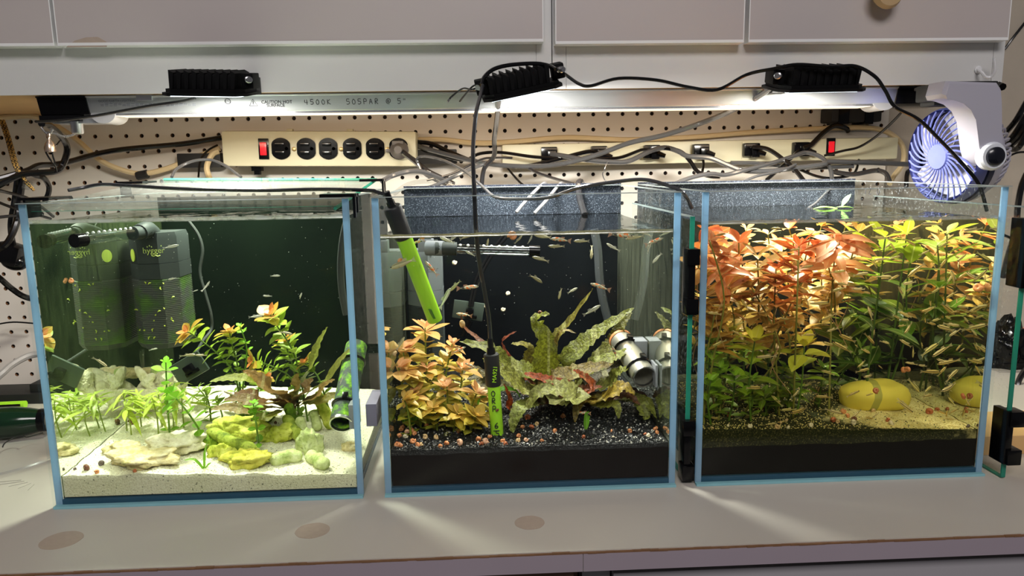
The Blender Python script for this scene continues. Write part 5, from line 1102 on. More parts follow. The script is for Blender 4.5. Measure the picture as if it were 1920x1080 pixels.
snails('M', [(740, 803, 9, 'o'), (748, 806, 9, 'o'), (735, 816, 8, 'o'), (742, 818, 9, 'o'), (734, 832, 8, 'r'), (742, 834, 11, 'o'), (751, 835, 9, 'o'), (764, 810, 10, 'p'), (772, 809, 11, 'o'), (778, 813, 9, 'o'),
    (760, 818, 9, 'w'), (774, 827, 11, 'o'), (783, 834, 10, 'o'), (790, 833, 8, 't'), (797, 820, 10, 't'), (818, 820, 10, 't'), (826, 837, 9, 'o'), (838, 832, 10, 'o'), (862, 831, 13, 'p'), (861, 809, 9, 'o'), (800, 799, 9, 'o'), (742, 790, 9, 't'),
    (898, 824, 11, 'o'), (911, 827, 12, 'p'), (902, 833, 9, 'r'), (942, 827, 9, 'o'), (948, 832, 9, 'r'), (918, 819, 8, 'o'), (973, 818, 9, 'o'), (971, 826, 9, 't'), (986, 825, 9, 'p'), (1016, 826, 7, 'o'), (960, 800, 9, 'r'), (997, 801, 9, 'r'),
    (980, 801, 8, 'o'), (1007, 795, 9, 't'), (1041, 808, 9, 'o'), (1055, 781, 10, 'o'), (990, 783, 12, 'r'), (1181, 809, 9, 'o'), (1094, 820, 8, 'r'), (1147, 808, 6, 'o'), (1209, 814, 6, 'r'), (1252, 803, 9, 'o'), (1247, 810, 8, 'o'), (1215, 817, 8, 'w'), (1150, 820, 6, 'w'), (768, 801, 8, 'w'),
    (961, 441, 16, 'o', .03), (791, 444, 10, 'o', .06), (752, 490, 14, 'o', .05), (867, 607, 13, 't', .12), (1013, 586, 8, 'd', .14), (1079, 763, 11, 'w', .075), (852, 492, 9, 'w', .275), (953, 550, 8, 'w', .275), (943, 580, 8, 'w', .275), (909, 573, 7, 'w', .275), (741, 662, 9, 't', .02), (932, 769, 6, 'd', .036)], zM)
def zL(px, py, Y):
    if Y is not None: return 'high on the left glass of the left tank'
    return 'on the front sand of the left tank' if py > 860 else 'among the left tank rocks'
snails('L', [(163, 878, 13, 'd'), (170, 895, 8, 'o'), (244, 891, 7, 'r'), (191, 869, 11, 'g'), (141, 879, 6, 'g'), (443, 824, 17, 'd'), (420, 799, 7, 'd'), (505, 789, 8, 'g'), (517, 793, 6, 'd'), (551, 785, 6, 'd'), (248, 792, 12, 'd'), (661, 835, 6, 'd'), (117, 527, 9, 'o', .06)], zL)
def zR(px, py, Y):
    if Y is not None: return 'on the right glass of the right tank' if px > 1780 else 'hovering above the yellow stone'
    if px < 1500: return 'on the mossy front bed of the right tank'
    if px < 1625: return 'at the left foot of the yellow stone'
    return 'on sand right of the yellow stone' if px > 1700 else 'in front of the yellow stone'
snails('R', [(1581, 771, 11, 'o'), (1590, 780, 9, 'o'), (1562, 788, 11, 'r'), (1571, 791, 8, 't'), (1602, 786, 10, 'd'), (1638, 770, 8, 't'), (1664, 788, 9, 'r'), (1671, 793, 10, 'w'), (1743, 772, 13, 'r'), (1806, 771, 8, 'r'), (1816, 799, 8, 'g'), (1367, 778, 10, 'r'),
    (1458, 801, 11, 't'), (1464, 793, 7, 't'), (1475, 788, 8, 't'), (1410, 803, 9, 'w'), (1365, 798, 6, 'w'), (1336, 803, 6, 't'), (1480, 803, 8, 'w'), (1521, 797, 9, 'w'), (1430, 765, 8, 'd'), (1600, 793, 11, 'w'), (1520, 733, 7, 't'),
    (1695, 694, 12, 'o', .05), (1702, 693, 11, 'o', .045), (1643, 732, 11, 'r', .045), (1843, 538, 17, 'o', .02), (1814, 742, 11, 'r', .03)], zR)
# ---------------------------------------------------------------- fish
def fish_mesh(name, mat, hh=.10, ww=.065, tail=.13, bend=0, male=False):
    prof = [(-.50, .012), (-.46, .35), (-.38, .72), (-.25, .98), (-.10, 1.0), (.08, .80), (.24, .52), (.34, .36), (.38, .30)]
    n = 8; mb = MB(); bx = lambda y: bend*(y+.5)**2
    vs = [(bx(y)+ww*r*math.cos(2*math.pi*j/n), -y, hh*r*math.sin(2*math.pi*j/n)-.012*(1-r)) for y, r in prof for j in range(n)]; k = len(prof)
    mb.add(vs, [(i*n+j, (i+1)*n+j, (i+1)*n+(j+1) % n, i*n+(j+1) % n) for i in range(k-1) for j in range(n)]+[tuple(range(n)), tuple(range(k*n-1, (k-1)*n-1, -1))])
    mb.cur = 1; x = bx(.36); x2 = bx(.55)
    mb.add([(x, -.35, .03), (x, -.35, -.03), (x2, -.54, -tail), (x2-.01, -.50, 0), (x2, -.54, tail)], [(0, 1, 3), (1, 2, 3), (0, 3, 4)])
    xd = bx(.1); mb.add([(xd, .02, hh*.85), (xd, -.20, hh*.55), (xd+.01, -.22, hh*1.5), (xd+.01, -.06, hh*1.55)], [(0, 1, 2, 3)])
    mb.add([(ww*.9, .15, -.02), (ww*.9, .08, -.05), (ww*2.1, .02, -.12)], [(0, 1, 2)]); mb.add([(-ww*.9, .15, -.02), (-ww*.9, .08, -.05), (-ww*2.1, .02, -.12)], [(0, 2, 1)])
    mb.cur = 2
    for s in (1, -1): mb.ball((s*ww*.62, .435, .018), (.016, .026, .026), 6, 4)
    return mb.mesh(name, [mat, FINM, EYE], angle=180)
ft = NT('fish_fin'); tr = ft.n('ShaderNodeBsdfTransparent'); df = ft.n('ShaderNodeBsdfDiffuse'); oi = ft.n('ShaderNodeObjectInfo'); ft.l(ft.mix(.4, oi.outputs['Color'], (.6, .58, .5)), df.inputs[0])
mm = ft.n('ShaderNodeMixShader'); mm.inputs[0].default_value = .5; ft.l(tr.outputs[0], mm.inputs[1]); ft.l(df.outputs[0], mm.inputs[2]); FINM = ft.done(mm.outputs[0])
EYE = M_('fish_eye', (.008, .008, .008), .15)
t = NT('striped_fry'); z = t.n('ShaderNodeSeparateXYZ'); t.l(t.coord(), z.inputs[0]); oc = t.n('ShaderNodeObjectInfo').outputs['Color']
st = t.math('LESS_THAN', t.math('ABSOLUTE', t.math('SUBTRACT', z.outputs[2], .022)), .020); bk = t.math('GREATER_THAN', z.outputs[2], .065)
col = t.mix(t.math('MULTIPLY', st, .85), oc, (.05, .035, .012)); col = t.mix(t.math('MULTIPLY', bk, .6), col, (.25, .19, .07)); FRYM = t.done(t.pbr(col, .35, 0, .5))
t = NT('grey_guppy'); oc = t.n('ShaderNodeObjectInfo').outputs['Color']; z = t.n('ShaderNodeSeparateXYZ'); t.l(t.coord(), z.inputs[0])
col = t.mix(t.math('GREATER_THAN', z.outputs[2], .03), oc, t.mix(1.0, oc, (.45, .45, .4), 'MULTIPLY')); GUPM = t.done(t.pbr(col, .35, 0, .5))
t = NT('orange_guppy'); n1 = t.noise(5.5, 2); col = t.ramp(n1, [(.36, (.02, .02, .018)), (.42, srgb(196, 190, 160)), (.54, srgb(206, 196, 160)), (.58, srgb(240, 130, 50)), (.7, srgb(225, 95, 35))], False); MALM = t.done(t.pbr(col, .35, 0, .5))
FRY = [fish_mesh('fry_body', FRYM, .095, .065, .09, b) for b in (0, .12, -.12, .3)]
GUP = [fish_mesh('guppy_body', GUPM, .105, .075, .11, b) for b in (0, .15, -.2, .5)]
MAL = [fish_mesh('guppy_male_body', MALM, .095, .065, .15, b) for b in (0, .12, -.15)]
def fishes(k, lst, zone, word, meshes, cols, grp, cat='fish', name='fish'):
    byz = {}; x0, x1, wz = TK[k]
    for q in lst:
        px, py, a, L = q[:4]; Y = q[4] if len(q) > 4 else (rnd.uniform(.012, .035) if py < 620 and px < 1640 else rnd.uniform(.012, .05))
        flip = q[5] if len(q) > 5 else (rnd.random() < .5)
        byz.setdefault((zone(px, py), flip), []).append((px, py, a, L, Y))
    for (z, flip), Ls in byz.items():
        Ls.sort(key=lambda d: (d[0], d[1]))
        for i, (px, py, a, L, Y) in enumerate(Ls):
            p = at(px, py, Y); l = 1.12*L/pxm(Y, p.z); p.x = min(max(p.x, x0+T+.004+l*.5), x1-T-.004-l*.5); p.z = min(max(p.z, ground(k, p.x, p.y)+l*.14), wz-l*.12)
            r = math.radians(a); dr = V((math.cos(r), rnd.uniform(-.35, .35), math.sin(r)));
            if flip: dr = -dr
            M = frame(dr, (0, rnd.uniform(-.2, .1), 1), p, l)
            o = inst(name, rnd.choice(meshes), M, None, rnd.choice(cols)); h = 'left' if flip else 'right'
            if abs(a) > 55: h = h
            lb = '%s %s facing %s' % (word, z, h) + ('' if len(Ls) == 1 else ', %s from left' % ORD[i+1])
            tag(o, lb, cat, grp)
def Z4(ox, oy, L): return [(ox+x*.1852, oy+y*.1852, a, n) for x, y, a, n in L]
rf = Z4(1560, 400, [(480, 150, 8, 20), (640, 190, 0, 24), (470, 245, -5, 25), (590, 265, -20, 25), (560, 335, 35, 18), (620, 345, -50, 18), (790, 295, -30, 22), (880, 260, 0, 20), (1130, 320, 25, 25), (1190, 250, 25, 20), (1000, 105, 0, 34), (1440, 165, 10, 30),
    (940, 400, 25, 20), (500, 465, 5, 26), (630, 450, 15, 22), (430, 510, -60, 16), (840, 580, 40, 36), (535, 640, 0, 24), (620, 650, 25, 22), (790, 705, 5, 28), (680, 770, -45, 25), (785, 770, 35, 13), (1060, 775, 25, 25), (1210, 825, 30, 24),
    (1270, 880, 60, 13), (990, 905, -60, 14), (975, 975, 22, 25), (735, 1020, -25, 23), (1480, 440, 30, 26), (1030, 530, -60, 14), (1120, 510, 65, 20), (1270, 530, 60, 16), (1330, 620, 35, 22), (1430, 650, -55, 34), (1570, 635, -35, 26), (1140, 670, -30, 12), (1190, 670, 70, 16),
    (280, 770, -5, 24), (110, 715, -10, 24), (70, 770, 15, 26), (290, 610, 5, 28), (170, 825, -5, 12), (940, 750, 70, 16), (1650, 440, -20, 16), (170, 190, 8, 30), (60, 590, 10, 24)])
rf += Z4(1540, 560, [(110, 315, 10, 24), (70, 185, 30, 28), (270, 405, -25, 38), (210, 490, -30, 36), (80, 460, -20, 24), (490, 400, -55, 26), (640, 440, -15, 18), (450, 530, -25, 24), (500, 150, -65, 28), (760, 185, -25, 18), (840, 215, -8, 22), (840, 160, -28, 22),
    (820, 275, 0, 18), (885, 300, 45, 26), (860, 455, -35, 26), (935, 540, 85, 22), (1080, 510, 27, 42), (1210, 525, 32, 38), (1085, 110, 25, 24), (1100, 45, -60, 14), (1350, 95, -35, 42), (1450, 80, -10, 22), (1170, 215, 5, 22), (1110, 250, -15, 22),
    (1290, 195, -28, 18), (1325, 265, -8, 26), (1530, 290, -18, 40), (1470, 220, -60, 14), (1480, 340, 40, 22), (1610, 130, 5, 18), (1390, 490, 55, 17), (1425, 520, 50, 11), (1240, 640, -25, 26), (1480, 635, 15, 36), (910, 655, -10, 20), (1030, 680, -15, 20),
    (1100, 735, -6, 38), (1220, 735, 55, 22), (1310, 770, 38, 32), (420, 665, 22, 24), (420, 725, 10, 26), (600, 695, -45, 10), (490, 790, -5, 26), (60, 745, -22, 26), (1310, 905, 14, 38), (1060, 920, 22, 26), (940, 880, -45, 36),
    (320, 960, 25, 24), (830, 1060, -40, 24), (1060, 980, 0, 24), (490, 970, 5, 16), (1050, 215, -70, 11), (1020, 470, -80, 10), (355, 478, -40, 10), (530, 350, 80, 14)])
rf += Z4(1290, 560, [(330, 75, -5, 30), (1320, 45, 3, 36), (1110, 80, 25, 18), (790, 85, -40, 12), (570, 55, -60, 22), (970, 205, -5, 20), (1020, 320, 42, 18), (490, 345, -25, 18), (310, 450, 25, 26), (530, 250, 25, 20), (790, 590, 5, 34), (430, 680, -30, 20),
    (660, 900, -8, 34), (1230, 860, 30, 20), (900, 1030, -45, 26), (1220, 365, 0, 24), (1100, 960, 40, 18)])
rf += Z4(1290, 700, [(280, 510, -18, 22), (1140, 385, 4, 38), (1480, 390, -15, 30), (850, 512, 0, 18), (1370, 235, 0, 28), (180, 190, -25, 18), (640, 460, 2, 30), (1010, 365, 3, 26), (950, 525, 0, 20)])
rf += Z4(1560, 690, [(740, 390, -38, 34), (250, 470, 30, 24), (440, 480, 50, 14), (1100, 445, -18, 18), (1230, 440, 22, 20), (1250, 515, -10, 16), (1450, 460, -85, 18), (1300, 330, -50, 20), (1460, 340, -50, 20), (960, 280, 0, 26), (370, 560, -20, 20)])
rf += [(1350, 440, 10, 22), (1430, 455, 0, 20), (1455, 428, 0, 20), (1340, 588, -10, 26), (1512, 500, 5, 28), (1530, 540, 8, 30), (1492, 468, 5, 22), (1420, 505, 12, 22)]
def zRf(px, py):
    c = 'left' if px < 1440 else ('mid-left' if px < 1570 else ('mid-right' if px < 1690 else 'right'))
    if py < 470: return {'left': 'among the topmost red leaves', 'mid-left': 'above the red crown edge', 'mid-right': 'above the tall green leaves', 'right': 'in the top right corner'}[c]
    if py < 560: return {'left': 'in front of the red crowns', 'mid-left': 'along the red crowns', 'mid-right': 'between the tall green leaves', 'right': 'left of the glass snail'}[c]
    if py < 630: return {'left': 'below the red crowns', 'mid-left': 'in the dark gap', 'mid-right': 'in mid water over the dark gap', 'right': 'in mid water near the right glass'}[c]
    if py < 705: return {'left': 'over low green plants', 'mid-left': 'beside the slanting green stem', 'mid-right': 'above the yellow stone', 'right': 'in open water right of the stone'}[c]
    return {'left': 'low over the mossy bed', 'mid-left': 'low left of the stone', 'mid-right': 'around the yellow stone', 'right': 'just above the sand at the right'}[c]
fishes('R', rf, zRf, 'olive fry', FRY, [srgb(232, 208, 140), srgb(224, 196, 116), srgb(238, 216, 160), srgb(212, 180, 100), srgb(226, 210, 126)], 'striped fry in the right tank')
def zMf(px, py):
    if py < 500: return 'by the slanting probe' if px < 880 else ('near the spray bar tip' if px < 1060 else ('under the surface at the middle right' if px < 1180 else 'in the upper right corner'))
    if px < 860: return 'in front of the slim filter'
    if px < 960: return 'beside the probe cord'
    return 'above the wavy leaves'
fishes('M', [(1239, 452, 22, 32, .03, 0), (1125, 537, -18, 34, .08, 1), (878, 539, 3, 36, .03, 0), (808, 503, -52, 32, .05, 1), (870, 590, -15, 28, .12, 1), (1050, 449, -8, 34, .04, 1), (1165, 441, -5, 40, .04, 0), (785, 453, 15, 22, .06, 1), (860, 656, 18, 26, .09, 0), (885, 686, -18, 26, .08, 1), (1153, 660, -65, 26, .05, 1), (1094, 774, 0, 24, .06, 1)],
    zMf, 'orange and black male guppy', MAL, [srgb(235, 150, 90)], 'male guppies in the middle tank')
fishes('M', [(737, 495, 20, 46, .03, 1), (1005, 521, -40, 28, .10, 0), (1042, 463, -8, 26, .08, 1), (1013, 485, -15, 28, .05, 1), (838, 450, -25, 26, .1, 1), (851, 446, 45, 22, .05, 0), (876, 443, 20, 26, .04, 0), (853, 536, 45, 26, .09, 1), (836, 556, 62, 34, .09, 0), (1148, 464, -38, 24, .12, 1),
    (1216, 462, 62, 26, .05, 0), (1264, 484, 50, 22, .03, 1), (1110, 474, 80, 22, .12, 1), (1050, 551, 75, 20, .12, 1), (1073, 545, 32, 20, .13, 0), (1111, 582, 32, 32, .10, 0), (914, 456, 80, 16, .04, 0), (881, 475, -30, 18, .06, 1), (757, 461, -50, 18, .05, 0), (973, 449, 50, 18, .06, 0), (1090, 452, 0, 26, .05, 1), (995, 449, 70, 16, .05, 0), (1020, 443, -10, 34, .06, 1), (737, 643, 60, 26, .04, 0), (1190, 445, 10, 30, .06, 1), (1262, 436, -20, 24, .08, 1)],
    zMf, 'silvery grey guppy', GUP, [srgb(214, 212, 190), srgb(200, 200, 176), srgb(190, 182, 140)], 'grey guppies in the middle tank')
def zLf(px, py):
    if px < 250: return 'on the filter side of the left tank'
    if py < 520: return 'beside the filter near the surface'
    return 'low behind the left tank plants' if py > 600 else 'in open dark water'
fishes('L', [(322, 462, 10, 22, .08, 0), (517, 517, 2, 16, .10, 0), (389, 536, 62, 18, .1, 0), (501, 555, -8, 14, .1, 1), (563, 555, 60, 14, .1, 0), (322, 523, 12, 14, .12, 1), (367, 545, 20, 8, .1, 0), (288, 654, 0, 12, .09, 0), (480, 593, 0, 22, .1, 0), (640, 713, 70, 16, .05, 0)], zLf, 'tiny pale white fry', GUP, [srgb(228, 226, 214)], 'white fry in the left tank')
fishes('L', [(355, 665, 0, 24, .10, 0), (377, 666, -8, 18, .11, 1), (537, 624, -10, 24, .08, 0), (190, 678, -50, 26, .03, 0), (430, 738, -20, 22, .06, 1)], zLf, 'pale striped fry', FRY, [srgb(222, 210, 170)], 'striped fry in the left tank')

for k, n_, lb in (('L', 170, 'tiny white specks drifting in the left tank'), ('M', 110, 'tiny white specks drifting in the middle tank'), ('R', 70, 'tiny specks drifting in the right tank')):
    mb = MB(); x0, x1, wz = TK[k]
    for q in range(n_):
        p = V((rnd.uniform(x0+.012, x1-.012), rnd.uniform(.012, .26), rnd.uniform(.08, wz-.004))); s = rnd.uniform(.00018, .00042)
        mb.add([p+V(d)*s for d in ((1, 0, 0), (0, 1, 0), (-1, 0, 0), (0, -1, 0), (0, 0, 1), (0, 0, -1))], [(0, 1, 4), (1, 2, 4), (2, 3, 4), (3, 0, 4), (1, 0, 5), (2, 1, 5), (3, 2, 5), (0, 3, 5)])
    tag(mb.build('water_specks', M_('white_speck', (.6, .6, .55), .6) if 'white_speck' not in bpy.data.materials else bpy.data.materials['white_speck'], None, smooth=False), lb, 'specks', kind='stuff')
# ---------------------------------------------------------------- plants
def leaf_mesh(name, mat, W=.4, curl=-.25, fold=.12, peak=.5, nu=7, wave=0, stalk=.06):
    mb = MB(); vs = []
    for i in range(nu+1):
        u = i/nu; e = max(0, (u-stalk)/(1-stalk)); w = W/2*(math.sin(math.pi*e**(math.log(.5)/math.log(peak)))**.85) if e > 0 else .012
        w = max(w, .012 if u < .95 else .002); z = curl*u*u
        for s in (-1, 0, 1): vs.append((s*w, u-.06*abs(curl)*u*u, z+abs(s)*fold*w*2+(wave*math.sin(u*18+s) if s else 0)))
    mb.add(vs, [(i*3+j, i*3+j+1, (i+1)*3+j+1, (i+1)*3+j) for i in range(nu) for j in range(2)])
    return mb.mesh(name, mat, angle=180)
LM = {'lud': [leaf_mesh('lud_leaf', LEAF, .40, c, .15, .48, 7) for c in (-.1, -.28, -.45, .12)],
      'round': [leaf_mesh('round_leaf', LEAF, .80, c, .08, .52, 7) for c in (-.1, .1)],
      'broad': [leaf_mesh('broad_leaf', LEAF, .52, c, .12, .5, 7) for c in (-.15, -.35, .1)],
      'ovate': [leaf_mesh('ovate_leaf', LEAF, .62, c, .10, .52, 7) for c in (-.1, -.3, .12)],
      'lance': [leaf_mesh('lance_leaf', LEAFT, .17, c, .1, .45, 8) for c in (-.2, -.45, -.7)],
      'sword': [leaf_mesh('sword_leaf', LEAFT, .34, c, .08, .5, 8) for c in (-.15, -.35, .1)]}
STEMM = objcol_mat('plant_stem', .5, .2, 60)
def stem_plant(name, label, k, path, nodes, L, cols, kind='lud', group=None, up=.35, per=2, start=.12, top=4, stem_r=.0011, rosette=1.0, jit=.25, cat='plant', orange=.62, bare=None):
    P = spline(path, 6); x0, x1, wz = TK[k]; lo = V((x0+T+.002, T+.0035, 0)); hi = V((x1-T-.002, D-T-.002, wz-.001))
    for p in P:
        p.x = min(max(p.x, lo.x+.003), hi.x-.003); p.y = min(max(p.y, lo.y+.003), hi.y-.003); p.z = min(p.z, hi.z-.002)
    root = thing(name, label, cat, P[0], group)
    mb = MB(); n = len(P); mb.tube(P, [stem_r*(1.15-.5*i/n) for i in range(n)], 6); st = mb.build('stem', STEMM, root, angle=180); st.color = (*lerp(cols[0], (.10, .16, .02), .5), 1)
    ph = rnd.random()*6.28
    ts = [start+(1-start)*(i/(nodes-1))**.9 for i in range(nodes)]
    for i, t in enumerate(ts):
        f = t*(n-1); a = int(min(f, n-2)); p = P[a].lerp(P[a+1], f-a); d = (P[a+1]-P[a]).normalized()
        u = d.orthogonal().normalized(); w = d.cross(u); crown = i >= nodes-2
        m = (per if not crown else max(top, per)); ph += math.pi/2 if per == 2 else 1.1
        for j in range(m):
            q = ph+2*math.pi*j/m+rnd.uniform(-jit, jit); o = u*math.cos(q)+w*math.sin(q)
            rise = up+(.45*rosette if i == nodes-1 else 0)+rnd.uniform(-.2, .2); dr = (o+d*rise).normalized()
            ll = L*rnd.uniform(.75, 1.1)*((.62 if i == nodes-1 else 1) if t > .4 else .8); tip = p+dr*ll
            for ax in range(3):
                if tip[ax] > hi[ax]-.002: dr[ax] = -abs(dr[ax])*(.5 if ax == 2 else 1)
                if tip[ax] < lo[ax]+.002 and ax < 2: dr[ax] = abs(dr[ax])
            tip = p+dr*ll
            for ax in range(2):
                if tip[ax] > hi[ax] or tip[ax] < lo[ax]: ll *= .55; break
            nn = d*1.0-o*rise+V((0, 0, .3)); c = lerp(cols[0], cols[1], min(1, t/orange)) if t < orange else lerp(cols[1], cols[2], (t-orange)/(1-orange))
            v = rnd.uniform(.75, 1.2); c = tuple(min(1, x*v) for x in c)
            inst('leaf', rnd.choice(LM[kind]), frame(dr, nn, p, ll, ll*rnd.uniform(.85, 1.15)), root, c)
    return root
def pp(k, L):                                     # base on the bed, rest at pixel + depth
    b = og(k, L[0][0], L[0][1]) if len(L[0]) == 2 else at(*L[0])
    x0, x1, _ = TK[k]
    if len(L[0]) == 3: b.x = min(max(b.x, x0+T+.006), x1-T-.006); b.z = ground(k, b.x, b.y)
    b = b-V((0, 0, .004)); return [b]+[at(*q) for q in L[1:]]
GA, GB, GC = srgb(104, 140, 34), srgb(176, 204, 62), srgb(230, 140, 74)
gl = 'reddish-topped stem plants in the left tank'
for path, nd, L, lb in (
    ([(455, 745, .16), (440, 705, .155), (410, 665, .15), (372, 635, .145), (352, 622, .14)], 9, .022, 'left-leaning green stem plant with orange tip right of the filter'),
    ([(452, 745, .17), (446, 690, .165), (436, 650, .16), (430, 622, .16)], 9, .021, 'middle orange-tipped stem plant right of the filter'),
    ([(575, 752, .15), (562, 700, .145), (545, 650, .14), (520, 612, .13), (507, 590, .125)], 11, .024, 'tallest orange-tipped stem plant in the left tank'),
    ([(560, 750, .16), (548, 715, .155), (520, 692, .15), (490, 680, .145), (474, 678, .14)], 8, .018, 'low sideways stem plant with orange tip in the left tank'),
    ([(560, 748, .17), (552, 700, .165), (540, 660, .16), (534, 640, .16)], 8, .018, 'shorter green stem plant behind the tallest one'),
    ([(625, 755, .13), (600, 715, .13), (580, 690, .135), (572, 680, .135)], 6, .016, 'leaning small-leaved stem plant near the mossy pipe'),
    ([(480, 750, .17), (485, 725, .165), (500, 708, .16)], 6, .016, 'small green bunch at the back centre of the left tank')):
    stem_plant('stem_plant', lb, 'L', pp('L', path), nd+7, L*.95, (GA, GB, GC), 'ovate', gl, .3, orange=.86, top=4, start=.05)
stem_plant('bacopa', 'bright green round-leaved stem behind the orange tips', 'L', pp('L', [(445, 740, .17), (460, 690, .165), (462, 650, .16), (450, 612, .155)]), 7, .010, (srgb(110, 160, 30), srgb(125, 185, 40), srgb(140, 205, 60)), 'round', 'round-leaved stems in the left tank', .4)
BR = (srgb(120, 170, 40), srgb(140, 195, 50), srgb(150, 215, 60))
stem_plant('bacopa', 'bright green sprig standing before the rubble heap', 'L', pp('L', [(317, 800, .10), (314, 760, .09), (312, 715, .08), (311, 680, .075)]), 6, .014, BR, 'round', 'round-leaved stems in the left tank', .3)
stem_plant('bacopa', 'long bright stem with round leaves leaning down to the rocks', 'L', pp('L', [(390, 832), (370, 800, .068), (348, 768, .066), (322, 738, .07)]), 7, .020, BR, 'round', 'round-leaved stems in the left tank', .1)
stem_plant('bacopa', 'short round-leaved sprig standing on the porous rock', 'L', pp('L', [(486, 836), (481, 800, .05), (477, 775, .055), (475, 757, .055)]), 7, .011, BR, 'round', 'round-leaved stems in the left tank', .2)
gh = 'narrow-leaved green plants in the left tank'; HC = (srgb(176, 196, 66), srgb(196, 216, 80), srgb(206, 226, 104))
for i, (bx_, by_, tx, ty, L, lb) in enumerate(((238, 808, 232, 737, .036, 'narrow-leaved plant rooted nearest the left glass'), (246, 815, 233, 760, .030, 'drooping narrow-leaved plant beside the brown snail'), (297, 815, 285, 745, .034, 'narrow-leaved plant in front of the rubble heap'),
        (326, 806, 318, 722, .036, 'tall narrow-leaved plant behind the bright sprig'), (345, 802, 340, 730, .032, 'narrow-leaved plant right of the bright sprig'), (304, 800, 296, 735, .030, 'narrow-leaved plant between heap and bright sprig'), (265, 800, 258, 742, .030, 'slender pale plant close to the rubble heap'))):
    stem_plant('narrow_leaf_plant', lb, 'L', pp('L', [(bx_, by_), (bx_-3, (by_+ty)/2, og('L', bx_, by_).y-.004), (tx, ty, og('L', bx_, by_).y-.006)]), 3, L, HC, 'lance', gh, .12, per=3, start=.6, top=5, stem_r=.0008, rosette=.2, jit=.5)
for i, (bx_, by_, tx, ty, lb) in enumerate(((395, 790, 385, 735, 'broad green sprout right of the leaning bright stem'), (418, 800, 405, 752, 'green sprout with drooping lower leaves beside the wavy plant'), (388, 765, 372, 728, 'yellow-green sprout at the back beside the rubble heap'), (450, 775, 440, 735, 'little green sprout beneath the orange-tipped stems'))):
    y = og('L', bx_, by_).y; stem_plant('green_sprout', lb, 'L', pp('L', [(bx_, by_), (bx_-2, (by_+ty)/2, y), (tx, ty, y)]), 5, .020, (srgb(120, 150, 40), srgb(150, 185, 55), srgb(170, 200, 80)), 'lud', 'green sprouts in the left tank', .2)
# wavy ribbon leaves
def ribbon(name, path, W, mat_col, par, wave=.18, freq=11, prof=.5, nu=30, nv=6, twist=0, upn=V((0, -.5, .85)), mat=None):
    P = spline(path, max(3, nu//(len(path)-1))); n = len(P); mb = MB(); vs = []; ph = rnd.random()*6
    lo = par.get('lo'); hi = par.get('hi')
    for i, p in enumerate(P):
        u = i/(n-1); d = (P[min(i+1, n-1)]-P[max(i-1, 0)]).normalized(); nn = upn-d*upn.dot(d); nn.normalize(); x = d.cross(nn)
        w = W*(.03+math.sin(math.pi*min(1, u**.8))**.75*(1 if u < .6 else 1-.15*(u-.6)))*.5
        if u < .12: w = max(.0012, w*.35)
        for j in range(nv+1):
            s = j/nv*2-1; e = abs(s)**1.5
            q = p+x*(s*w*(1+.13*math.sin(u*freq*17+ph+s*2)*e))+nn*(e*W*wave*(.6*math.sin(u*freq*6.28+ph+(1.3 if s > 0 else 0))+.4*math.sin(u*freq*14.7+ph*2+s))*.5+abs(s)*w*.22+.03*W*math.sin(u*freq*9+s*3+ph)*(1-e))
            if lo: q = V([min(max(q[a], lo[a]), hi[a]) for a in range(3)])
            vs.append(q)
    m = nv+1; mb.add(vs, [(i*m+j, i*m+j+1, (i+1)*m+j+1, (i+1)*m+j) for i in range(n-1) for j in range(nv)])
    o = mb.build('leaf', mat or CRYPT, par['o'], angle=180); o.color = (*mat_col, 1); return o
def box_of(k): return dict(lo=(TK[k][0]+T+.002, T+.0035, .01), hi=(TK[k][1]-T-.002, D-T-.002, TK[k][2]-.001))
CRYPL = leaf_mat('wavy_leaf_pale', .4, .4, .3, .35)
cr = thing('wavy_leaf_plant', 'olive-brown wavy-leaved plant spreading over the right of the left tank', 'plant', og('L', 548, 768)); pr = dict(o=cr, **box_of('L')); r0 = og('L', 548, 768); r0y = r0.y
r0 = r0-V((0, 0, .002))
for tip, mid, W, c in (((614, 613, .11), (580, 690, .12), .017, srgb(160, 165, 75)), ((668, 645, .10), (610, 715, .11), .014, srgb(165, 165, 80)), ((628, 712, .08), (590, 745, .10), .020, srgb(160, 128, 70)), ((455, 695, .10), (510, 730, .11), .024, srgb(170, 130, 72)),
        ((393, 716, .10), (470, 712, .12), .018, srgb(160, 165, 70)), ((435, 742, .08), (490, 748, .09), .024, srgb(140, 96, 50)), ((420, 750, .06), (490, 756, .07), .022, srgb(150, 120, 66)), ((395, 768, .06), (470, 770, .075), .020, srgb(176, 150, 96)),
        ((645, 745, .09), (600, 752, .1), .020, srgb(150, 140, 60)), ((470, 790, .05), (505, 782, .06), .016, srgb(140, 140, 60)), ((588, 712, .11), (568, 735, .11), .020, srgb(158, 124, 74)), ((560, 700, .13), (553, 730, .13), .016, srgb(190, 160, 80))):
    ribbon('leaf', [r0, r0.lerp(at(*mid), .5)+V((0, 0, .004)), at(*mid), at(*mid).lerp(at(*tip), .55)+V((0, 0, .003)), at(*tip)], W*.8, c, pr, .10, 11, nu=40, mat=CRYPL)
gt = thing('grass_sprig', 'tiny green grass sprig on the front sand of the left tank', 'plant', og('L', 383, 878)); r0 = og('L', 383, 878)-V((0, 0, .002)); pr = dict(o=gt, **box_of('L'))
for tip, mid in (((390, 825, .022), (384, 850, .024)), ((345, 863, .018), (365, 862, .02)), ((396, 868, .02), (390, 872, .02))): ribbon('leaf', [r0, at(*mid), at(*tip)], .0028, srgb(130, 185, 50), pr, .02, 2, nu=10, nv=2, mat=LEAF)
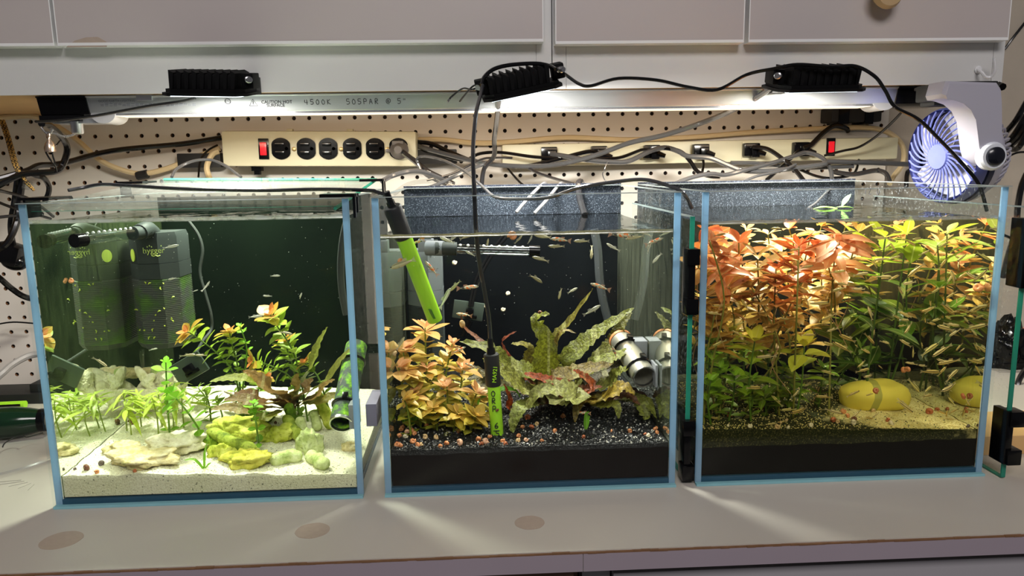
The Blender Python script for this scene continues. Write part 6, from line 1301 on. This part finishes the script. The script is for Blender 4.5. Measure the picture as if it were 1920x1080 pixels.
# middle tank: golden bush
MA, MBc, MC = srgb(164, 178, 46), srgb(226, 206, 92), srgb(242, 178, 122)
gm = 'golden stems of the bush in the middle tank'
for i, (b, t, L, nd, lb) in enumerate((((800, 770, .13), (797, 615, .12), .028, 10, 'tallest golden stem, its crown below the slanting probe'), ((775, 775, .10), (755, 655, .09), .030, 9, 'golden stem with big pale leaves near the left glass'), ((765, 780, .08), (745, 690, .07), .028, 7, 'golden stem leaning on the left glass'),
        ((825, 775, .12), (848, 645, .115), .025, 9, 'golden stem leaning right towards the filter edge'), ((805, 780, .09), (800, 690, .085), .026, 8, 'golden stem in the centre of the bush'), ((860, 780, .10), (868, 690, .095), .026, 8, 'golden stem right of the bush centre'),
        ((840, 790, .08), (838, 725, .075), .026, 7, 'low golden stem at the middle front of the bush'), ((790, 795, .07), (770, 740, .062), .026, 7, 'low golden stem at the left front of the bush'), ((875, 795, .07), (895, 735, .065), .025, 7, 'low golden stem just left of the upright probe'),
        ((880, 806, .05), (893, 780, .046), .026, 6, 'yellow rosette on the gravel left of the upright probe'), ((820, 800, .06), (812, 765, .055), .024, 6, 'yellow rosette at the front of the bush'), ((850, 805, .055), (858, 775, .05), .024, 6, 'second yellow rosette at the front of the bush'),
        ((770, 792, .05), (757, 748, .045), .024, 6, 'yellow-green stem at the left foot of the bush'), ((895, 790, .09), (905, 745, .085), .022, 6, 'golden stem hidden behind the upright probe'), ((832, 770, .14), (830, 680, .14), .022, 8, 'greenish stem at the back of the bush'))):
    cc = (MA, MBc, MC) if i < 9 else (srgb(160, 170, 50), srgb(214, 190, 70), srgb(232, 190, 96))
    stem_plant('golden_stem_plant', lb, 'M', pp('M', [b, ((b[0]*.6+t[0]*.4), (b[1]+t[1])/2, (b[2]+t[2])/2), t]), nd+(3 if i < 9 else 3), L*(1.0 if i < 3 else .84), cc, 'broad', gm, .3, start=.1, top=5, orange=.72, jit=.4)
for i, (px, py, lb) in enumerate(((770, 800, 'small green grass tuft under the golden bush'), (1098, 806, 'single upright green grass blade on the right gravel'))):
    b = og('M', px, py)-V((0, 0, .002)); g = thing('grass_tuft', lb, 'plant', b); pr = dict(o=g, **box_of('M'))
    for tip in ([(742, 782), (768, 755), (792, 778)] if i == 0 else [(1104, 773)]):
        ribbon('leaf', [b, at(px*.5+tip[0]*.5, min(py, tip[1])+6, b.y-.003), at(*tip, b.y-.006)], .006, srgb(120, 180, 50), pr, .02, 2, nu=10, nv=2, mat=LEAF)
# middle tank: large wavy plant
cr = thing('wavy_leaf_plant', 'big wavy olive-leaved plant filling the right of the middle tank', 'plant', at(1060, 745, .15)); pr = dict(o=cr, **box_of('M'))
b0 = at(1055, 735, .15); b0.z = ground('M', b0.x, b0.y)-.002
O1, O2, O3, RB, BRN, TANL = srgb(158, 150, 66), srgb(150, 160, 70), srgb(176, 186, 96), srgb(196, 92, 48), srgb(120, 72, 42), srgb(170, 150, 88)
for base, path, W, c in (
    (None, [(1025, 690, .13), (1038, 640, .13), (1070, 600, .12), (1112, 541, .10)], .021, O1), (None, [(1025, 720, .12), (1022, 680, .11), (1020, 640, .105), (1005, 600, .10), (1030, 588, .09)], .036, srgb(166, 176, 62)),
    (None, [(1060, 680, .12), (1100, 640, .12), (1140, 610, .115), (1189, 577, .11)], .030, O2), (None, [(1110, 690, .10), (1150, 670, .095), (1185, 655, .09)], .028, O3), (None, [(1040, 650, .11), (1055, 620, .1), (1080, 625, .09)], .009, TANL),
    (None, [(1000, 700, .10), (960, 690, .09), (920, 655, .08), (862, 640, .09)], .034, O2), (None, [(990, 730, .08), (960, 710, .07), (935, 690, .065), (905, 672, .07)], .034, srgb(178, 184, 98)), (None, [(995, 690, .14), (990, 650, .14), (958, 645, .13)], .020, O1),
    (None, [(970, 700, .12), (950, 668, .12), (942, 640, .11), (968, 621, .10)], .013, srgb(180, 86, 70)), (None, [(1030, 715, .09), (1060, 705, .085), (1110, 690, .08), (1150, 682, .08)], .032, TANL), (None, [(1140, 720, .09), (1160, 700, .08), (1180, 690, .07)], .030, O3),
    (None, [(1080, 728, .07), (1040, 716, .06), (1000, 705, .055), (982, 700, .055)], .018, RB), (None, [(1100, 735, .07), (1110, 720, .06), (1085, 700, .055), (1075, 695, .05)], .018, srgb(205, 100, 48)), (None, [(1140, 745, .08), (1175, 740, .07), (1200, 760, .06)], .020, BRN),
    (None, [(1050, 748, .07), (1080, 745, .05), (1050, 730, .05), (1010, 735, .045), (985, 770, .045)], .036, srgb(196, 204, 130)), (None, [(985, 760, .06), (975, 765, .045), (963, 790, .04), (961, 812, .04)], .022, srgb(184, 200, 120)),
    (None, [(1120, 750, .08), (1150, 735, .06), (1170, 725, .055), (1190, 740, .05)], .028, srgb(206, 180, 76)), (None, [(1180, 745, .09), (1200, 755, .07), (1210, 780, .06), (1205, 782, .06)], .022, O2), (None, [(1205, 750, .08), (1225, 770, .06), (1245, 798, .05)], .016, O2),
    (None, [(1130, 760, .07), (1155, 760, .055), (1160, 785, .05)], .018, O3), (None, [(960, 770, .07), (955, 745, .06), (945, 720, .055)], .011, srgb(198, 90, 44)), (None, [(1085, 755, .07), (1080, 770, .06), (1078, 792, .055)], .014, srgb(160, 140, 66)),
    (None, [(1060, 750, .09), (1020, 745, .09), (990, 735, .1), (950, 730, .11)], .026, BRN), (None, [(1100, 750, .1), (1140, 750, .1), (1180, 735, .1), (1215, 745, .09)], .028, srgb(110, 66, 36)), (None, [(1000, 720, .12), (980, 690, .12), (930, 660, .14), (890, 630, .15), (870, 612, .15), (863, 585, .15)], .009, srgb(150, 90, 60)),
    (None, [(1130, 710, .12), (1100, 715, .12), (1150, 690, .12), (1210, 665, .13)], .030, srgb(96, 88, 44)), (None, [(1190, 680, .14), (1220, 720, .12), (1230, 760, .1)], .022, srgb(88, 80, 36)), (None, [(905, 720, .11), (890, 700, .12), (860, 690, .13), (840, 680, .14)], .026, srgb(120, 112, 60)),
    (None, [(1150, 640, .13), (1165, 610, .13), (1185, 585, .13)], .022, srgb(128, 130, 60)), (None, [(1065, 745, .08), (1090, 730, .07), (1130, 725, .065)], .02, srgb(180, 96, 52))):
    q = [at(*p_) for p_ in path]
    for v_ in q: v_.z = max(v_.z, ground('M', v_.x, min(max(v_.y, .01), .28))+.003)
    s0 = b0 if (q[0]-b0).length < .16 else q[0]+V((0, .01, -.01))
    ribbon('leaf', [s0, s0.lerp(q[0], .6)+V((0, 0, .003))]+q, W*.82, (c[0]*.80, c[1]*.76, c[2]*.55), pr, .16, 9, nu=44)
# right tank
gr = 'red-crowned stems in the right tank'
RA, RBc = srgb(120, 120, 40), srgb(206, 164, 80)
TOPS = [srgb(232, 128, 74), srgb(238, 160, 118), srgb(224, 112, 62), srgb(232, 200, 160), srgb(236, 140, 90), srgb(206, 160, 84), srgb(236, 176, 140)]
cands = [(1330, 450, .02), (1345, 500, .04), (1385, 455, .09), (1420, 480, .06), (1440, 440, .16), (1455, 505, .05), (1498, 462, .035), (1480, 430, .20), (1520, 440, .10), (1545, 470, .08), (1570, 440, .05), (1575, 490, .12), (1600, 460, .18), (1370, 530, .08), (1410, 540, .05), (1450, 555, .08), (1500, 530, .09),
    (1540, 520, .14), (1325, 545, .05), (1340, 590, .03), (1390, 580, .10), (1430, 590, .12), (1480, 575, .12), (1520, 500, .2), (1360, 470, .2), (1400, 430, .22), (1460, 455, .24), (1540, 425, .22), (1330, 500, .15), (1585, 425, .24), (1560, 545, .2), (1505, 560, .18), (1350, 560, .16), (1318, 430, .10), (1425, 525, .18), (1610, 435, .1), (1470, 520, .13)]
byrow = {}
for i, (px, py, Y) in enumerate(sorted(cands, key=lambda c: c[0])):
    row = 'top' if py < 470 else ('second' if py < 535 else 'lowest'); byrow[row] = byrow.get(row, 0)+1
    t = at(px, py, Y); x = min(max(t.x+rnd.uniform(-.015, .015), TK['R'][0]+T+.01), TK['R'][1]-T-.02); y = min(max(Y+rnd.uniform(-.01, .02), .03), .27)
    b = V((x, y, ground('R', x, y)-.003)); dn = min(.06, (t.z-b.z)*.5); lx = rnd.uniform(-.03, .03)
    if t.z > TK['R'][2]-.006: t.z = TK['R'][2]-.006
    knee = V((t.x-lx, min(max(t.y+rnd.uniform(-.02, .03), .02), .27), t.z-dn))
    top = rnd.choice(TOPS) if py < 540 else lerp(rnd.choice(TOPS), srgb(176, 160, 60), .6)
    rp = stem_plant('red_stem_plant', 'red-crowned stem plant, %s from left in the %s row of crowns' % (ORD[byrow[row]], row), 'R', ([b, b.lerp(knee, .5), knee, t] if Y < .055 else [knee+V((rnd.uniform(-.01, .01), .004, -.012)), knee.lerp(t, .3)+V((0, .002, 0)), t]), 5, rnd.uniform(.030, .038) if Y < .12 else .030, (srgb(160, 140, 60), lerp(RBc, top, .4), top), 'lud' if i % 3 else 'broad', gr, .22, per=4, start=.78 if Y < .055 else .2, top=5, jit=.9)
    if i % 2 == 0:
        mb = MB(); r0 = knee; mb.tube(spline([r0, r0+V((rnd.uniform(-.01, .01), -.006, -.02)), r0+V((rnd.uniform(-.015, .015), -.008, -.05))]), .0004, 4); mb.build('root', M_('hair_root', srgb(170, 130, 90), .7) if 'hair_root' not in bpy.data.materials else bpy.data.materials['hair_root'], rp)
gg = 'low green stems in the right tank'
lows = [(1415, 640, .03, 'brightest low green plant with a tiny orange tip'), (1508, 650, .05, 'green plant with big round leaves right of the bright one'), (1370, 625, .06, 'green stem below the red crowns by the left glass'), (1335, 645, .05, 'green stem beside the red snail on the left glass'), (1350, 690, .04, 'small green sprout low by the left glass'), (1332, 715, .02, 'bright sprout lowest in the left corner'),
    (1378, 705, .03, 'bright little sprout second from the left corner'), (1410, 712, .035, 'low sprout under the brightest green plant'), (1470, 690, .06, 'dim green stem behind the brightest plant'), (1440, 670, .09, 'dim green stem deeper behind the brightest plant'), (1490, 715, .07, 'round-leaved green plant low at the dark gap'), (1545, 690, .08, 'narrow green shoot in the dark gap'),
    (1395, 660, .10, 'dim green stem at the back left'), (1350, 665, .12, 'dim green stem at the back by the left glass'), (1460, 735, .10, 'dark green clump near the bed'), (1325, 670, .10, 'dim stem hugging the left glass'), (1430, 740, .06, 'dark low leaves over the mossy bed')]
for i, (px, py, Y, lb) in enumerate(lows):
    t = at(px, py, Y); x = min(max(t.x+rnd.uniform(-.008, .008), TK['R'][0]+T+.01), .46); y = min(max(Y+.006, .02), .26); b = V((x, y, ground('R', x, y)-.003))
    dim = 1.25 if i in (0, 1) else (.6 if 'dim' in lb or 'dark' in lb else .95)
    cs = tuple(tuple(v*dim for v in c) for c in (srgb(84, 122, 26), srgb(150, 180, 46), srgb(214, 208, 74) if i < 3 else srgb(150, 195, 50)))
    stem_plant('green_stem_plant', lb, 'R', [b, b.lerp(t, .5)+V((rnd.uniform(-.004, .004), 0, 0)), t], (5 if i < 2 else 6) if t.z-b.z > .03 else 4, .033 if i < 2 else (.026 if i < 4 else .020), cs, 'broad', gg, .3, start=.35 if i < 2 else .2, top=5)
gt_ = 'tall green plants in the right tank'
talls = [(1660, 445, .09, 6, .95, 'tall green plant whose top spreads under the surface'), (1700, 440, .12, 5, 1.05, 'tall plant with pale leaves bent along the surface'), (1648, 500, .15, 4, .75, 'tall green plant just right of the red crowns'), (1750, 460, .12, 5, 1.1, 'tall plant with yellow-green hanging leaves'),
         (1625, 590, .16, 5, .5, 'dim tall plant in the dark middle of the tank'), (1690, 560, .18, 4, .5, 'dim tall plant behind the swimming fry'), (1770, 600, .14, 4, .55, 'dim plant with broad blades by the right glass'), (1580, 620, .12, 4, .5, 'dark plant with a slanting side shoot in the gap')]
for i, (px, py, Y, nd, d_, lb) in enumerate(talls):
    t = at(px, py, Y); t.x = min(t.x, TK['R'][1]-T-.014); x = min(max(t.x+rnd.uniform(-.025, .025), .2), .45); y = min(max(Y, .05), .27); b = V((x, y, ground('R', x, y)-.003))
    if t.z > TK['R'][2]-.006: t.z = TK['R'][2]-.006
    cs = tuple(tuple(v*d_ for v in c) for c in (srgb(52, 90, 18), srgb(100, 140, 28), srgb(176, 186, 56)))  # lower plants' leaves coloured darker, painting in the shade of the canopy
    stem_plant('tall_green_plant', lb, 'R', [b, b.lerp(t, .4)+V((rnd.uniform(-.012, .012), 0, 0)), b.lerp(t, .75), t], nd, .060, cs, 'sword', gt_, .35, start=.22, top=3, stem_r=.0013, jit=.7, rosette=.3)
p0, p1 = og('R', 1560, 725), at(1615, 655, .10)
stem_plant('green_stem_plant', 'slanting green stem with narrow leaves left of the stone', 'R', [p0-V((0, 0, .003)), p0.lerp(p1, .5), p1], 5, .030, (srgb(90, 125, 26), srgb(110, 140, 34), srgb(120, 150, 40)), 'sword', gg, .5, start=.15, top=3)
for i, (px, py, w, lb) in enumerate(((1427, 424, 30, 'yellow-green leaf floating at the surface of the right tank'), (1598, 420, 34, 'yellow-green leaf floating by the red tips in the right tank'))):
    c = at(px, py, .02); c.z = TK['R'][2]-.0012; o = inst('floating_leaf', LM['lud'][0], frame((1, .2, 0), (0, 0, 1), c-V((w/2/pxm(.02), 0, 0)), w/pxm(.02)), None, srgb(196, 205, 70)); tag(o, lb, 'leaf')
c = at(1560, 388, .20); c.z = TK['R'][2]+.001
fl_ = thing('floating_plant', 'pale green floating sprig with one upright leaf in the right tank', 'plant', c)
for dx, d, n, L in ((-.02, (1, .1, .02), (0, 0, 1), .03), (.0, (-1, .3, .02), (0, 0, 1), .022), (.005, (1, -.1, .05), (0, 0, 1), .022), (.012, (.6, 0, 1), (-1, -.5, .5), .02)):
    inst('leaf', LM['lud'][0], frame(d, n, c+V((dx, 0, .0008)), L), fl_, srgb(150, 205, 110))
b = og('M', 955, 760); g = thing('grass_tuft', 'curved green blade arching beside the upright probe', 'plant', b); pr = dict(o=g, **box_of('M'))
ribbon('leaf', [at(975, 745, .07), at(966, 732, .065), at(945, 729, .06), at(920, 738, .06), at(900, 748, .065), at(896, 760, .065)], .006, srgb(120, 190, 50), pr, .02, 2, nu=14, nv=2, mat=LEAF)
